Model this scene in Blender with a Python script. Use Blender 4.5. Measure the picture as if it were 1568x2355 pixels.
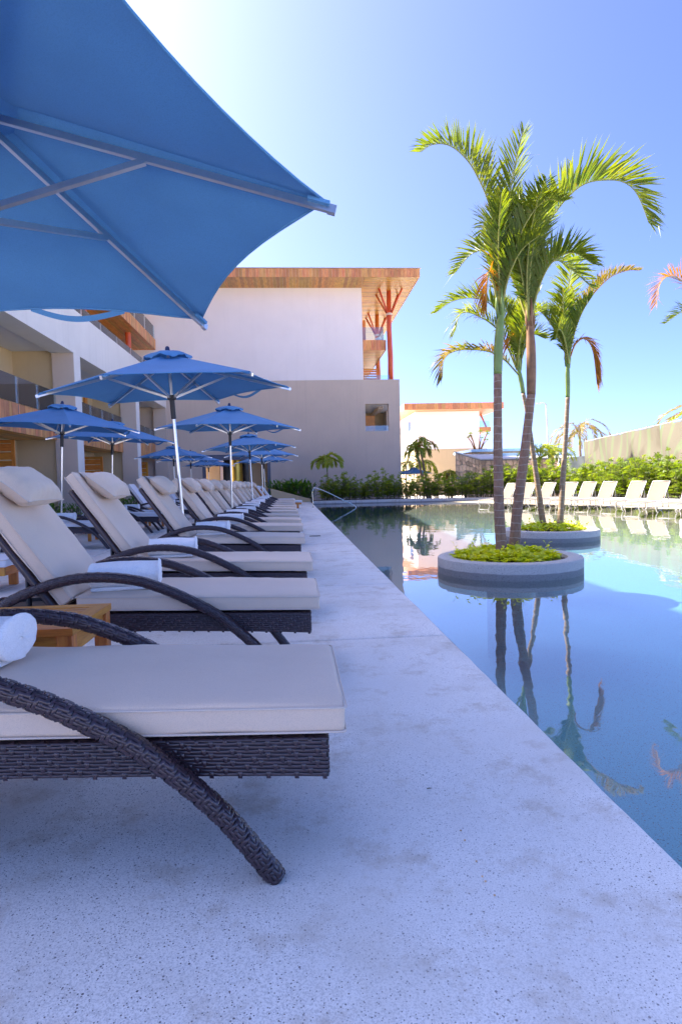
import bpy, bmesh, math, random
from mathutils import Vector, Matrix, Quaternion, noise
rnd = random.Random(7)
R = math.radians
scene = bpy.context.scene
for o in list(bpy.data.objects): bpy.data.objects.remove(o)
col = scene.collection

# ---------------------------------------------------------------- camera
cd = bpy.data.cameras.new('camera'); cam = bpy.data.objects.new('camera', cd); col.objects.link(cam)
cd.sensor_fit = 'HORIZONTAL'; cd.sensor_width = 24.0; cd.lens = 24.0 * 1406 / 1568
cd.clip_start = 0.05; cd.clip_end = 3000
def cam_matrix():
    pitch, yaw, roll = 0.047088, 0.0769, 0.025
    M = Matrix.Rotation(-yaw, 3, 'Z') @ Matrix.Rotation(-pitch, 3, 'X')
    right = M @ Vector((math.cos(roll), 0, -math.sin(roll)))
    up = M @ Vector((math.sin(roll), 0, math.cos(roll)))
    fwd = M @ Vector((0, 1, 0))
    m = Matrix((right, up, -fwd)).transposed().to_4x4()
    m.translation = (0, 0, 1.05)
    return m
cam.matrix_world = cam_matrix()
scene.camera = cam
scene.render.resolution_x = 681; scene.render.resolution_y = 1024

# ---------------------------------------------------------------- sky and sun
SUN = Vector((-12, 7.5, 14.3)).normalized()          # direction to the sun
w = bpy.data.worlds.new('World'); scene.world = w; w.use_nodes = True
wn = w.node_tree.nodes; wl = w.node_tree.links
sky = wn.new('ShaderNodeTexSky'); sky.sky_type = 'NISHITA'; sky.sun_disc = False
sky.sun_elevation = math.asin(SUN.z); sky.sun_rotation = math.atan2(SUN.x, SUN.y)
sky.altitude = 0; sky.air_density = 0.27; sky.dust_density = 1.9; sky.ozone_density = 10.0
tint = wn.new('ShaderNodeMixRGB'); tint.blend_type = 'MULTIPLY'; tint.inputs[0].default_value = 1; tint.inputs[2].default_value = (1.03, .945, .985, 1)   # even violet cast of the photograph's sky
wl.new(sky.outputs[0], tint.inputs[1])
bg = wn['Background']; wl.new(tint.outputs[0], bg.inputs[0]); bg.inputs[1].default_value = 0.15
sl = bpy.data.lights.new('sun', 'SUN'); sl.energy = 3.7; sl.angle = R(0.55); sl.color = (1.0, 0.93, 0.80)
so = bpy.data.objects.new('sun', sl); col.objects.link(so); so.location = SUN * 60
so.rotation_euler = SUN.to_track_quat('Z', 'Y').to_euler()
vs = scene.view_settings
scene.display_settings.display_device = 'sRGB'
vs.view_transform = 'Standard'; vs.look = 'None'; vs.gamma = 1.0; vs.use_curve_mapping = False
vs.exposure = 2.42

# ---------------------------------------------------------------- mesh helpers
class MB:
    def __init__(s): s.v = []; s.f = []
    def add(s, vs, fs):
        n = len(s.v); s.v += [tuple(p) for p in vs]; s.f += [tuple(i + n for i in f) for f in fs]; return s
    def box(s, x0, y0, z0, x1, y1, z1):
        return s.add([(x0,y0,z0),(x1,y0,z0),(x1,y1,z0),(x0,y1,z0),(x0,y0,z1),(x1,y0,z1),(x1,y1,z1),(x0,y1,z1)],
                     [(0,3,2,1),(4,5,6,7),(0,1,5,4),(1,2,6,5),(2,3,7,6),(3,0,4,7)])
    def bar(s, p, q, w, h, up=(0,0,1)):
        p = Vector(p); q = Vector(q); t = (q - p).normalized(); u = Vector(up)
        a = t.cross(u)
        if a.length < 1e-4: a = t.cross(Vector((0,1,0)))
        a.normalize(); b = a.cross(t)
        vs = [c + a*(i*w/2) + b*(j*h/2) for c in (p, q) for i, j in ((-1,-1),(1,-1),(1,1),(-1,1))]
        return s.add(vs, [(0,1,2,3),(7,6,5,4),(0,4,5,1),(1,5,6,2),(2,6,7,3),(3,7,4,0)])
    def tube(s, pts, r, n=8, cap=True, fl=1.0):
        pts = [Vector(p) for p in pts]; m = len(pts)
        if not hasattr(r, '__len__'): r = [r]*m
        fr = frames(pts); vs = []; fs = []
        for i, p in enumerate(pts):
            a, b = fr[i]
            for k in range(n):
                c = 2*math.pi*k/n; vs.append(p + a*(r[i]*math.cos(c)) + b*(r[i]*fl*math.sin(c)))
        for i in range(m-1):
            for k in range(n):
                k2 = (k+1) % n; fs.append((i*n+k, i*n+k2, (i+1)*n+k2, (i+1)*n+k))
        if cap: fs.append(tuple(range(n-1,-1,-1))); fs.append(tuple((m-1)*n+k for k in range(n)))
        return s.add(vs, fs)
    def lathe(s, prof, n=32, cx=0, cy=0):
        vs = []; fs = []
        for r, z in prof:
            for k in range(n):
                a = 2*math.pi*k/n; vs.append((cx+r*math.cos(a), cy+r*math.sin(a), z))
        for i in range(len(prof)-1):
            for k in range(n):
                k2 = (k+1) % n; fs.append((i*n+k, i*n+k2, (i+1)*n+k2, (i+1)*n+k))
        return s.add(vs, fs)
    def prism(s, poly, z0, z1, top=True, bottom=True, sides=True):
        n = len(poly); vs = [(x,y,z0) for x,y in poly] + [(x,y,z1) for x,y in poly]; fs = []
        if sides: fs += [(i, (i+1) % n, n+(i+1) % n, n+i) for i in range(n)]
        if bottom: fs.append(tuple(range(n-1,-1,-1)))
        if top: fs.append(tuple(range(n, 2*n)))
        return s.add(vs, fs)
    def rbox(s, c, h, r, n=3, fn=None, nx=1, ny=1):
        # box with rounded edges, optional extra divisions; fn(p) deforms a point
        c = Vector(c); hx, hy, hz = h
        def axis(hh, m):
            inner = [-hh + r*(1-math.cos(math.pi/2*i/n)) for i in range(n+1)]
            mid = [(-hh+r) + (2*hh-2*r)*i/m for i in range(1, m)]
            return inner + mid + [-x for x in reversed(inner)]
        X, Y, Z = axis(hx, nx), axis(hy, ny), axis(hz, 1)
        key = {}; vs = []; fs = []
        def vert(x, y, z):
            k = (round(x,5), round(y,5), round(z,5))
            if k in key: return key[k]
            q = Vector((max(-hx+r, min(hx-r, x)), max(-hy+r, min(hy-r, y)), max(-hz+r, min(hz-r, z))))
            d = Vector((x,y,z)) - q
            p = q + d.normalized()*r if d.length > 1e-9 else q
            if fn: p = fn(p)
            key[k] = len(vs); vs.append(p + c); return key[k]
        def sheet(A, B, mk, flip):
            for i in range(len(A)-1):
                for j in range(len(B)-1):
                    q = (mk(A[i],B[j]), mk(A[i+1],B[j]), mk(A[i+1],B[j+1]), mk(A[i],B[j+1]))
                    if len(set(q)) > 2: fs.append(q[::-1] if flip else q)
        sheet(X, Y, lambda a,b: vert(a,b,hz), False); sheet(X, Y, lambda a,b: vert(a,b,-hz), True)
        sheet(X, Z, lambda a,b: vert(a,-hy,b), False); sheet(X, Z, lambda a,b: vert(a,hy,b), True)
        sheet(Y, Z, lambda a,b: vert(hx,a,b), False); sheet(Y, Z, lambda a,b: vert(-hx,a,b), True)
        return s.add(vs, fs)
    def mesh(s, name, mat=None, smooth=None):
        me = bpy.data.meshes.new(name); me.from_pydata(s.v, [], s.f)
        if mat: me.materials.append(mat)
        if smooth is not None:
            me.shade_smooth()
            if smooth < 170: me.set_sharp_from_angle(angle=R(smooth))
        me.update(); return me
    def build(s, name, mat, parent=None, smooth=None, loc=None):
        o = bpy.data.objects.new(name, s.mesh(name, mat, smooth)); col.objects.link(o)
        if parent: o.parent = parent
        if loc: o.location = loc
        return o
def frames(pts):
    out = []; m = len(pts); prev = None
    for i in range(m):
        t = (pts[min(i+1,m-1)] - pts[max(i-1,0)]).normalized()
        if prev is None:
            a = Vector((0,1,0)); a = a - t*a.dot(t)
            if a.length < .2: a = Vector((1,0,0)); a = a - t*a.dot(t)
        else: a = prev - t*prev.dot(t)
        a.normalize(); prev = a; out.append((a, t.cross(a)))
    return out
def spline(cp, n):
    # catmull-rom through control points
    cp = [Vector(p) for p in cp]; P = [cp[0]*2-cp[1]] + cp + [cp[-1]*2-cp[-2]]; out = []
    m = len(cp)-1
    for i in range(n+1):
        u = i/n*m; k = min(int(u), m-1); t = u-k; a,b,c,d = P[k:k+4]
        out.append(.5*((2*b)+(c-a)*t+(2*a-5*b+4*c-d)*t*t+(3*b-a-3*c+d)*t**3))
    return out
def even(pts, n):
    L = [0]
    for a, b in zip(pts, pts[1:]): L.append(L[-1]+(b-a).length)
    out = []; k = 0
    for i in range(n+1):
        d = L[-1]*i/n
        while k < len(L)-2 and L[k+1] < d: k += 1
        t = (d-L[k])/max(1e-9, L[k+1]-L[k]); out.append(pts[k].lerp(pts[k+1], t))
    return out
def tag(o, label, cat=None, group=None, kind=None):
    if label: o['label'] = label
    if cat: o['category'] = cat
    if group: o['group'] = group
    if kind: o['kind'] = kind
    return o
def empty(name, loc=(0,0,0), rz=0, label=None, cat=None, group=None):
    o = bpy.data.objects.new(name, None); col.objects.link(o); o.location = loc; o.rotation_euler = (0,0,rz)
    o.empty_display_size = .1
    return tag(o, label, cat, group)
def inst(name, me, parent=None, loc=(0,0,0), rot=(0,0,0), scale=None):
    o = bpy.data.objects.new(name, me); col.objects.link(o); o.location = loc; o.rotation_euler = rot
    if scale: o.scale = scale
    if parent: o.parent = parent
    return o
def copy_tree(o, parent=None):
    c = o.copy(); col.objects.link(c); c.parent = parent
    for ch in kids.get(o.name, []): copy_tree(ch, c)
    return c
kids = {}
def index_kids(root):
    def walk(o):
        kids[o.name] = [c for c in bpy.data.objects if c.parent == o]
        for c in kids[o.name]: walk(c)
    walk(root)
def struct(mb, name, mat, smooth=None): return tag(mb.build(name, mat, None, smooth), None, None, None, 'structure')
# ---------------------------------------------------------------- materials
def new_mat(name):
    m = bpy.data.materials.new(name); m.use_nodes = True; nt = m.node_tree
    return m, nt, nt.nodes['Principled BSDF'], nt.nodes['Material Output']
def nd(nt, t, **kw):
    n = nt.nodes.new('ShaderNode'+t)
    for k, v in kw.items():
        if k in ('inp',):
            for a, b in v.items(): n.inputs[a].default_value = b
        else: setattr(n, k, v)
    return n
def coords(nt, scale=(1,1,1), space='Object', rot=(0,0,0)):
    tc = nd(nt, 'TexCoord'); mp = nd(nt, 'Mapping'); nt.links.new(tc.outputs[space], mp.inputs[0])
    mp.inputs['Scale'].default_value = scale; mp.inputs['Rotation'].default_value = rot
    return mp.outputs[0]
def world_coords(nt, scale=(1,1,1)):
    g = nd(nt, 'NewGeometry'); mp = nd(nt, 'Mapping'); nt.links.new(g.outputs['Position'], mp.inputs[0])
    mp.inputs['Scale'].default_value = scale
    return mp.outputs[0]
def noise_t(nt, vec, scale, detail=4, rough=.55):
    n = nd(nt, 'TexNoise'); n.inputs['Scale'].default_value = scale; n.inputs['Detail'].default_value = detail
    n.inputs['Roughness'].default_value = rough; nt.links.new(vec, n.inputs['Vector']); return n.outputs['Fac']
def ramp(nt, fac, stops, interp='LINEAR'):
    r = nd(nt, 'ValToRGB'); r.color_ramp.interpolation = interp; e = r.color_ramp.elements
    while len(e) < len(stops): e.new(.5)
    for x, (p, c) in zip(e, stops): x.position = p; x.color = (*c, 1) if len(c) == 3 else c
    nt.links.new(fac, r.inputs[0]); return r.outputs[0]
def mixc(nt, a, b, fac, mode='MIX'):
    m = nd(nt, 'MixRGB', blend_type=mode)
    for s, x in ((m.inputs[0], fac), (m.inputs[1], a), (m.inputs[2], b)):
        if isinstance(x, (int, float)): s.default_value = x
        elif isinstance(x, tuple): s.default_value = (*x, 1)
        else: nt.links.new(x, s)
    return m.outputs[0]
def bump(nt, b, h, strength=.3, dist=.01, chain=None):
    n = nd(nt, 'Bump'); n.inputs['Strength'].default_value = strength; n.inputs['Distance'].default_value = dist
    nt.links.new(h, n.inputs['Height'])
    if chain is not None: nt.links.new(chain, n.inputs['Normal'])
    if b is not None: nt.links.new(n.outputs[0], b.inputs['Normal'])
    return n.outputs[0]
def math_n(nt, op, a, b=None):
    m = nd(nt, 'Math', operation=op)
    for s, x in zip(m.inputs, (a, b)):
        if x is None: continue
        if isinstance(x, (int, float)): s.default_value = x
        else: nt.links.new(x, s)
    return m.outputs[0]
def rand_obj(nt): return nd(nt, 'ObjectInfo').outputs['Random']
def voro(nt, vec, scale, feature='F1', out='Distance', rnd_=1.0):
    v = nd(nt, 'TexVoronoi', feature=feature); v.inputs['Scale'].default_value = scale
    v.inputs['Randomness'].default_value = rnd_
    nt.links.new(vec, v.inputs['Vector']); return v.outputs[out]

def mat_plain(name, c, rough=.6, metal=0, var=.12, vscale=6, bmp=0, bscale=60, coat=0, objvar=0):
    m, nt, b, _ = new_mat(name); v = coords(nt)
    n = noise_t(nt, v, vscale, 5)
    k = ramp(nt, n, [(.25, tuple(x*(1-var) for x in c)), (.75, tuple(min(1, x*(1+var)) for x in c))])
    if objvar:
        h = nd(nt, 'HueSaturation'); nt.links.new(k, h.inputs['Color'])
        r = nd(nt, 'MapRange'); nt.links.new(rand_obj(nt), r.inputs[0]); r.inputs[3].default_value = 1-objvar; r.inputs[4].default_value = 1+objvar
        nt.links.new(r.outputs[0], h.inputs['Value']); k = h.outputs[0]
    nt.links.new(k, b.inputs['Base Color']); b.inputs['Roughness'].default_value = rough; b.inputs['Metallic'].default_value = metal
    if coat: b.inputs['Coat Weight'].default_value = coat; b.inputs['Coat Roughness'].default_value = .15
    if bmp: bump(nt, b, noise_t(nt, v, bscale, 6), bmp, .004)
    return m

def mat_terrazzo(name, base, speck=(.05,.05,.07), amount=1.0, wet=None, scale=1.0, blot=True, base2=None, attr=None):
    m, nt, b, _ = new_mat(name); v = world_coords(nt)
    fine = noise_t(nt, v, 230*scale, 2, .6)
    k = mixc(nt, base, tuple(x*.72 for x in base), ramp(nt, fine, [(.45,(0,0,0)),(.62,(1,1,1))]))
    # white grains
    k = mixc(nt, k, tuple(min(1,x*1.22) for x in base), ramp(nt, voro(nt, v, 190*scale), [(.12,(1,1,1)),(.2,(0,0,0))]))
    # two sizes of dark chips; a random value per cell decides which cells carry one
    for sc, cut, th in ((105*scale, .74, .17), (62*scale, .83, .14), (150*scale, .60, .20)):
        vo = nd(nt, 'TexVoronoi'); vo.inputs['Scale'].default_value = sc; nt.links.new(v, vo.inputs['Vector'])
        sel = nd(nt, 'SeparateColor'); nt.links.new(vo.outputs['Color'], sel.inputs[0])
        a = math_n(nt, 'GREATER_THAN', sel.outputs[0], 1-(1-cut)*amount)
        d = ramp(nt, vo.outputs['Distance'], [(th,(1,1,1)),(th+.08,(0,0,0))])
        k = mixc(nt, k, mixc(nt, speck, (.16,.11,.08), sel.outputs[1]), math_n(nt, 'MULTIPLY', a, d))
    if blot:
        s1 = noise_t(nt, v, 1.1, 8, .72); s2 = noise_t(nt, v, 3.4, 8, .75); s3 = noise_t(nt, v, .45, 5, .6)
        k = mixc(nt, k, (base[0]*.78,base[1]*.78,base[2]*.79), ramp(nt, s3, [(.44,(0,0,0)),(.60,(.8,.8,.8))]))
        k = mixc(nt, k, (base[0]*.70, base[1]*.67, base[2]*.62), ramp(nt, s1, [(.48,(0,0,0)),(.70,(.8,.8,.8))]))
        k = mixc(nt, k, (base[0]*.52, base[1]*.44, base[2]*.35), ramp(nt, s2, [(.52,(0,0,0)),(.68,(.7,.7,.7))]))
    if wet is not None:
        sp = nd(nt, 'SeparateXYZ'); nt.links.new(v, sp.inputs[0])
        edge = math_n(nt, 'ADD', sp.outputs[2], math_n(nt, 'MULTIPLY', noise_t(nt, v, 5, 4), .02))
        f = ramp(nt, math_n(nt, 'MULTIPLY', math_n(nt, 'SUBTRACT', edge, wet-.06), 8), [(.46,(1,1,1)),(.56,(0,0,0))])
        k = mixc(nt, k, mixc(nt, k, (.50,.50,.52), 1, 'MULTIPLY'), f)
    if base2:
        at = nd(nt, 'Attribute', attribute_name=attr); k = mixc(nt, k, mixc(nt, k, tuple(y/x for x, y in zip(base, base2)), 1, 'MULTIPLY'), at.outputs['Fac'])
    nt.links.new(k, b.inputs['Base Color']); b.inputs['Roughness'].default_value = .62
    h = bump(nt, None, fine, .25, .003); bump(nt, b, noise_t(nt, v, 30*scale, 4), .12, .004, h)
    return m

def mat_wood(name, cols, axis=0, scale=1.0, rough=.45, coat=.15, objvar=.25):
    m, nt, b, _ = new_mat(name)
    sc = [9*scale, 9*scale, 9*scale]; sc[axis] = .9*scale
    tc = nd(nt, 'TexCoord'); ad = nd(nt, 'VectorMath', operation='ADD')
    oi = nd(nt, 'ObjectInfo'); mu = nd(nt, 'VectorMath', operation='SCALE'); nt.links.new(oi.outputs['Location'], mu.inputs[0]); mu.inputs['Scale'].default_value = .73
    nt.links.new(tc.outputs['Object'], ad.inputs[0]); nt.links.new(mu.outputs[0], ad.inputs[1])
    mp = nd(nt, 'Mapping'); mp.inputs['Scale'].default_value = sc; nt.links.new(ad.outputs[0], mp.inputs[0])
    n1 = noise_t(nt, mp.outputs[0], 2.2, 8, .62); n2 = noise_t(nt, mp.outputs[0], 14, 5, .6)
    k = ramp(nt, n1, [(.28, cols[0]), (.5, cols[1]), (.74, cols[2])])
    k = mixc(nt, k, tuple(x*.55 for x in cols[0]), ramp(nt, n2, [(.55,(0,0,0)),(.8,(.7,.7,.7))]))
    hs = nd(nt, 'HueSaturation'); nt.links.new(k, hs.inputs['Color'])
    r = nd(nt, 'MapRange'); nt.links.new(oi.outputs['Random'], r.inputs[0]); r.inputs[3].default_value = 1-objvar; r.inputs[4].default_value = 1+objvar
    nt.links.new(r.outputs[0], hs.inputs['Value'])
    r2 = nd(nt, 'MapRange'); nt.links.new(math_n(nt, 'FRACT', math_n(nt, 'MULTIPLY', oi.outputs['Random'], 7.3)), r2.inputs[0]); r2.inputs[3].default_value = .485; r2.inputs[4].default_value = .512
    nt.links.new(r2.outputs[0], hs.inputs['Hue'])
    nt.links.new(hs.outputs[0], b.inputs['Base Color']); b.inputs['Roughness'].default_value = rough
    b.inputs['Coat Weight'].default_value = coat; b.inputs['Coat Roughness'].default_value = .25
    bump(nt, b, n2, .15, .003)
    return m

def mat_leaf(name, c1, c2, trans=.45, dry=None, rough=.42):
    m, nt, b, out = new_mat(name); v = world_coords(nt)
    n = noise_t(nt, v, 2.3, 4); n2 = noise_t(nt, v, 38, 3)
    k = ramp(nt, n, [(.3, c1), (.7, c2)])
    if dry: k = mixc(nt, k, dry, ramp(nt, n2, [(.60,(0,0,0)),(.74,(.7,.7,.7))]))
    else: k = mixc(nt, k, tuple(x*.6 for x in c1), ramp(nt, n2, [(.5,(0,0,0)),(.8,(.5,.5,.5))]))
    nt.links.new(k, b.inputs['Base Color']); b.inputs['Roughness'].default_value = rough
    t = nd(nt, 'BsdfTranslucent'); t2 = mixc(nt, k, (1.5,1.35,.35), 1, 'MULTIPLY'); nt.links.new(t2, t.inputs[0])
    mx = nd(nt, 'MixShader'); mx.inputs[0].default_value = trans
    nt.links.new(b.outputs[0], mx.inputs[1]); nt.links.new(t.outputs[0], mx.inputs[2]); nt.links.new(mx.outputs[0], out.inputs[0])
    return m

def mat_fabric(name, c, rough=.8, weave=900, bmp=.15, var=.06, sheen=.1, trans=0, tcol=None, soft=None):
    m, nt, b, out = new_mat(name); v = coords(nt)
    n = noise_t(nt, v, 2.5, 4); f = noise_t(nt, v, weave*.35, 2)
    k = ramp(nt, n, [(.3, tuple(x*(1-var) for x in c)), (.7, tuple(min(1,x*(1+var)) for x in c))])
    k = mixc(nt, k, tuple(x*.78 for x in c), ramp(nt, f, [(.45,(0,0,0)),(.7,(.6,.6,.6))]))
    nt.links.new(k, b.inputs['Base Color']); b.inputs['Roughness'].default_value = rough
    b.inputs['Sheen Weight'].default_value = sheen
    h = None
    if soft: h = bump(nt, None, noise_t(nt, v, soft, 3), .25, .02)
    bump(nt, b, f, bmp, .002, h)
    if trans:
        t = nd(nt, 'BsdfTranslucent'); nt.links.new(mixc(nt, k, tcol, 1, 'MULTIPLY') if tcol else k, t.inputs[0])
        if h is not None: pass
        mx = nd(nt, 'MixShader'); mx.inputs[0].default_value = trans
        nt.links.new(b.outputs[0], mx.inputs[1]); nt.links.new(t.outputs[0], mx.inputs[2]); nt.links.new(mx.outputs[0], out.inputs[0])
    return m

def mat_stucco(name, c, var=.05, streak=.06):
    m, nt, b, _ = new_mat(name); v = world_coords(nt); vz = world_coords(nt, (1.6, 1.6, .12))
    n = noise_t(nt, v, .55, 6, .6); s = noise_t(nt, vz, 2.4, 6, .6); g = noise_t(nt, v, 24, 5, .7)
    k = ramp(nt, n, [(.3, tuple(x*(1-var) for x in c)), (.7, tuple(min(1,x*(1+var)) for x in c))])
    k = mixc(nt, k, tuple(x*.86 for x in c), ramp(nt, s, [(.52,(0,0,0)),(.8,(streak*8,)*3)]))
    nt.links.new(k, b.inputs['Base Color']); b.inputs['Roughness'].default_value = .85
    bump(nt, b, g, .25, .006)
    return m

def mat_water():
    m, nt, b, out = new_mat('pool_water'); nt.nodes.remove(b)
    v = world_coords(nt, (1.0, .55, 1)); g = nd(nt, 'NewGeometry')
    h1 = noise_t(nt, v, 1.3, 3, .5); h2 = noise_t(nt, v, 6.5, 2, .5)
    n1 = bump(nt, None, h1, .10, .045); n2 = bump(nt, None, h2, .10, .010, n1)
    # Schlick reflectance, the same from above and from below the surface
    dp = nd(nt, 'VectorMath', operation='DOT_PRODUCT'); nt.links.new(g.outputs['Incoming'], dp.inputs[0]); nt.links.new(n2, dp.inputs[1])
    inv = math_n(nt, 'POWER', math_n(nt, 'SUBTRACT', 1.0, math_n(nt, 'ABSOLUTE', dp.outputs['Value'])), 3.0)
    F = math_n(nt, 'ADD', .05, math_n(nt, 'MULTIPLY', inv, .95))
    gl = nd(nt, 'BsdfGlossy'); gl.inputs['Roughness'].default_value = .012; nt.links.new(n2, gl.inputs['Normal'])
    tr = nd(nt, 'BsdfTransparent'); tr.inputs[0].default_value = (.93, .985, 1, 1)
    mx = nd(nt, 'MixShader'); nt.links.new(F, mx.inputs[0]); nt.links.new(tr.outputs[0], mx.inputs[1]); nt.links.new(gl.outputs[0], mx.inputs[2])
    nt.links.new(mx.outputs[0], out.inputs['Surface'])
    return m

def mat_glass(name, c=(.86,.95,.97)):
    m, nt, b, out = new_mat(name); nt.nodes.remove(b)
    fr = nd(nt, 'Fresnel'); fr.inputs['IOR'].default_value = 1.45
    gl = nd(nt, 'BsdfGlossy'); gl.inputs['Roughness'].default_value = .02; gl.inputs[0].default_value = (.95,.98,1,1)
    tr = nd(nt, 'BsdfTransparent'); tr.inputs[0].default_value = (*c, 1)
    mx = nd(nt, 'MixShader'); f = math_n(nt, 'ADD', fr.outputs[0], .05)
    nt.links.new(f, mx.inputs[0]); nt.links.new(tr.outputs[0], mx.inputs[1]); nt.links.new(gl.outputs[0], mx.inputs[2]); nt.links.new(mx.outputs[0], out.inputs[0])
    return m

def mat_trunk(name, c1, c2, ring=15.0):
    m, nt, b, _ = new_mat(name); tc = nd(nt, 'TexCoord'); v = tc.outputs['Object']
    sp = nd(nt, 'SeparateXYZ'); nt.links.new(v, sp.inputs[0])
    jit = math_n(nt, 'MULTIPLY', noise_t(nt, v, 3.0, 3), .10)
    z = math_n(nt, 'MULTIPLY', math_n(nt, 'ADD', sp.outputs[2], jit), ring)
    fr = math_n(nt, 'FRACT', z)
    n = noise_t(nt, coords(nt, (1,1,.35)), 34, 6, .65)
    k = ramp(nt, n, [(.3, c1), (.7, c2)])
    big = noise_t(nt, v, 4.5, 4)
    k = mixc(nt, k, tuple(x*.55 for x in c1), ramp(nt, big, [(.5,(0,0,0)),(.75,(.7,.7,.7))]))
    k = mixc(nt, k, (.42,.36,.30), ramp(nt, fr, [(.0,(.75,.75,.75)),(.07,(.6,.6,.6)),(.12,(0,0,0))]))
    nt.links.new(k, b.inputs['Base Color']); b.inputs['Roughness'].default_value = .8
    h = bump(nt, None, ramp(nt, fr, [(0,(1,1,1)),(.10,(1,1,1)),(.18,(.3,.3,.3)),(1,(.6,.6,.6))]), .5, .006); bump(nt, b, n, .35, .004, h)
    return m

M = {}
M['deck'] = mat_terrazzo('deck_terrazzo', (.91,.875,.82), amount=.8)
M['planter'] = mat_terrazzo('planter_terrazzo', (.56,.52,.47), amount=1.3, wet=.03, scale=.8, blot=False)
M['kerb'] = mat_terrazzo('kerb_terrazzo', (.62,.62,.62), amount=.6, wet=.0, scale=.5)
M['plaster'] = mat_terrazzo('pool_plaster', (.115,.31,.375), speck=(.02,.05,.08), amount=1.7, scale=.5, blot=False, base2=(.46,.40,.27), attr='beach')
M['sand'] = mat_terrazzo('beach_plaster', (.62,.55,.42), amount=.7, scale=.6, blot=False)
M['water'] = mat_water()
M['white'] = mat_stucco('white_stucco', (.92,.84,.80), .03, .03)
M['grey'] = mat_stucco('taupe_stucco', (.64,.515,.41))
M['light'] = mat_stucco('pale_stucco', (.80,.75,.68))
M['tan'] = mat_stucco('tan_stucco', (.60,.46,.27))
M['ceil'] = mat_stucco('ceiling_paint', (.74,.74,.76), .03, .01)
M['wood'] = mat_wood('cladding_wood', ((.42,.14,.045),(.66,.27,.08),(.80,.43,.16)), axis=2, scale=1)
M['wood_x'] = mat_wood('soffit_wood_x', ((.36,.14,.025),(.60,.28,.05),(.78,.44,.10)), axis=0)
M['wood_y'] = mat_wood('soffit_wood_y', ((.36,.14,.025),(.60,.28,.05),(.78,.44,.10)), axis=1)
M['teak_x'] = mat_wood('teak_x', ((.44,.13,.012),(.66,.24,.028),(.80,.37,.055)), axis=0, scale=2, objvar=.15)
M['teak_y'] = mat_wood('teak_y', ((.44,.13,.012),(.66,.24,.028),(.80,.37,.055)), axis=1, scale=2, objvar=.15)
M['teak_z'] = mat_wood('teak_z', ((.44,.13,.012),(.66,.24,.028),(.80,.37,.055)), axis=2, scale=2, objvar=.15)
M['redwood'] = mat_wood('red_log', ((.50,.085,.015),(.66,.13,.025),(.76,.19,.04)), axis=2, scale=1, objvar=.05)
M['wicker'] = mat_plain('wicker_strand', (.038,.019,.026), .28, 0, .35, 60, coat=.4)
M['wicker_core'] = mat_plain('wicker_core', (.010,.007,.010), .6)
M['dark'] = mat_plain('black_plastic', (.018,.018,.022), .45)
M['blue_plastic'] = mat_plain('navy_plastic', (.02,.03,.09), .4)
M['cushion'] = mat_fabric('cushion_canvas', (.77,.60,.455), .75, 1200, .10, .04, .15, soft=7)
M['cushion_grey'] = mat_fabric('cushion_pale', (.80,.78,.78), .75, 1200, .10, .04, .15, soft=7)
M['piping'] = mat_fabric('cushion_piping', (.70,.58,.48), .7, 1200, .1)
M['towel'] = mat_fabric('terry_towel', (.95,.92,.90), .95, 700, .9, .03, .4, soft=40)
M['canopy'] = mat_fabric('canopy_fabric', (.088,.27,.53), .75, 500, .35, .06, .0, .05, (.25,.65,1.1))
M['alu'] = mat_plain('brushed_aluminium', (.72,.71,.70), .28, 1.0, .05, 40)
M['steel'] = mat_plain('stainless_steel', (.62,.60,.56), .18, 1.0, .05)
M['glass'] = mat_glass('balustrade_glass')
M['pane'] = mat_plain('window_dark', (.05,.06,.08), .12)
M['frond'] = mat_leaf('palm_leaf', (.085,.15,.012), (.21,.255,.02), .5, (.38,.17,.02))
M['frond_far'] = mat_leaf('palm_leaf_brightened', (.22,.32,.03), (.40,.46,.05), .5)  # palm leaf with its colour lightened to offset the shade on far palms
M['frond_mix'] = mat_leaf('palm_leaf_half_dry', (.11,.15,.02), (.30,.17,.03), .45, (.42,.13,.03))
M['frond_dry'] = mat_leaf('palm_leaf_dry', (.36,.14,.015), (.46,.21,.03), .35, None, .85)
M['rachis'] = mat_plain('palm_rachis', (.28,.27,.05), .5, 0, .3, 8)
M['rachis_red'] = mat_plain('palm_rachis_orange', (.42,.18,.04), .5, 0, .3, 8)
M['shaft'] = mat_plain('palm_crownshaft', (.17,.24,.05), .4, 0, .3, 5, coat=.2)
M['shaft_brown'] = mat_plain('palm_crownshaft_brown', (.26,.13,.06), .6, 0, .4, 7)
M['trunk'] = mat_trunk('palm_trunk', (.20,.105,.065), (.33,.20,.13), 11)
M['trunk_far'] = mat_trunk('palm_trunk_far', (.22,.14,.08), (.36,.25,.15), 9)
M['hedge'] = mat_leaf('lady_palm_leaf', (.11,.20,.015), (.27,.34,.03), .5)
M['broad'] = mat_leaf('broad_leaf', (.06,.17,.02), (.13,.26,.035), .45)
M['cover'] = mat_leaf('ground_cover_leaf', (.50,.62,.02), (.74,.76,.03), .4)
M['stem'] = mat_plain('shrub_stem', (.10,.09,.05), .8, 0, .3, 20)
M['soil'] = mat_plain('bed_soil', (.075,.05,.04), .95, 0, .4, 12, .6, 40)
M['ground'] = mat_plain('ground_paving', (.66,.60,.52), .9, 0, .15, .6, .3, 8)
M['gold'] = mat_plain('gold_column', (.62,.42,.07), .3, .6, .15, 2)
M['frame_blue'] = mat_plain('blue_grey_frame', (.10,.115,.16), .5)
M['sling'] = mat_fabric('sling_mesh', (.23,.17,.115), .8, 700, .15)
M['frame_white'] = mat_plain('powder_coated_frame', (.55,.50,.44), .45)
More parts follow.
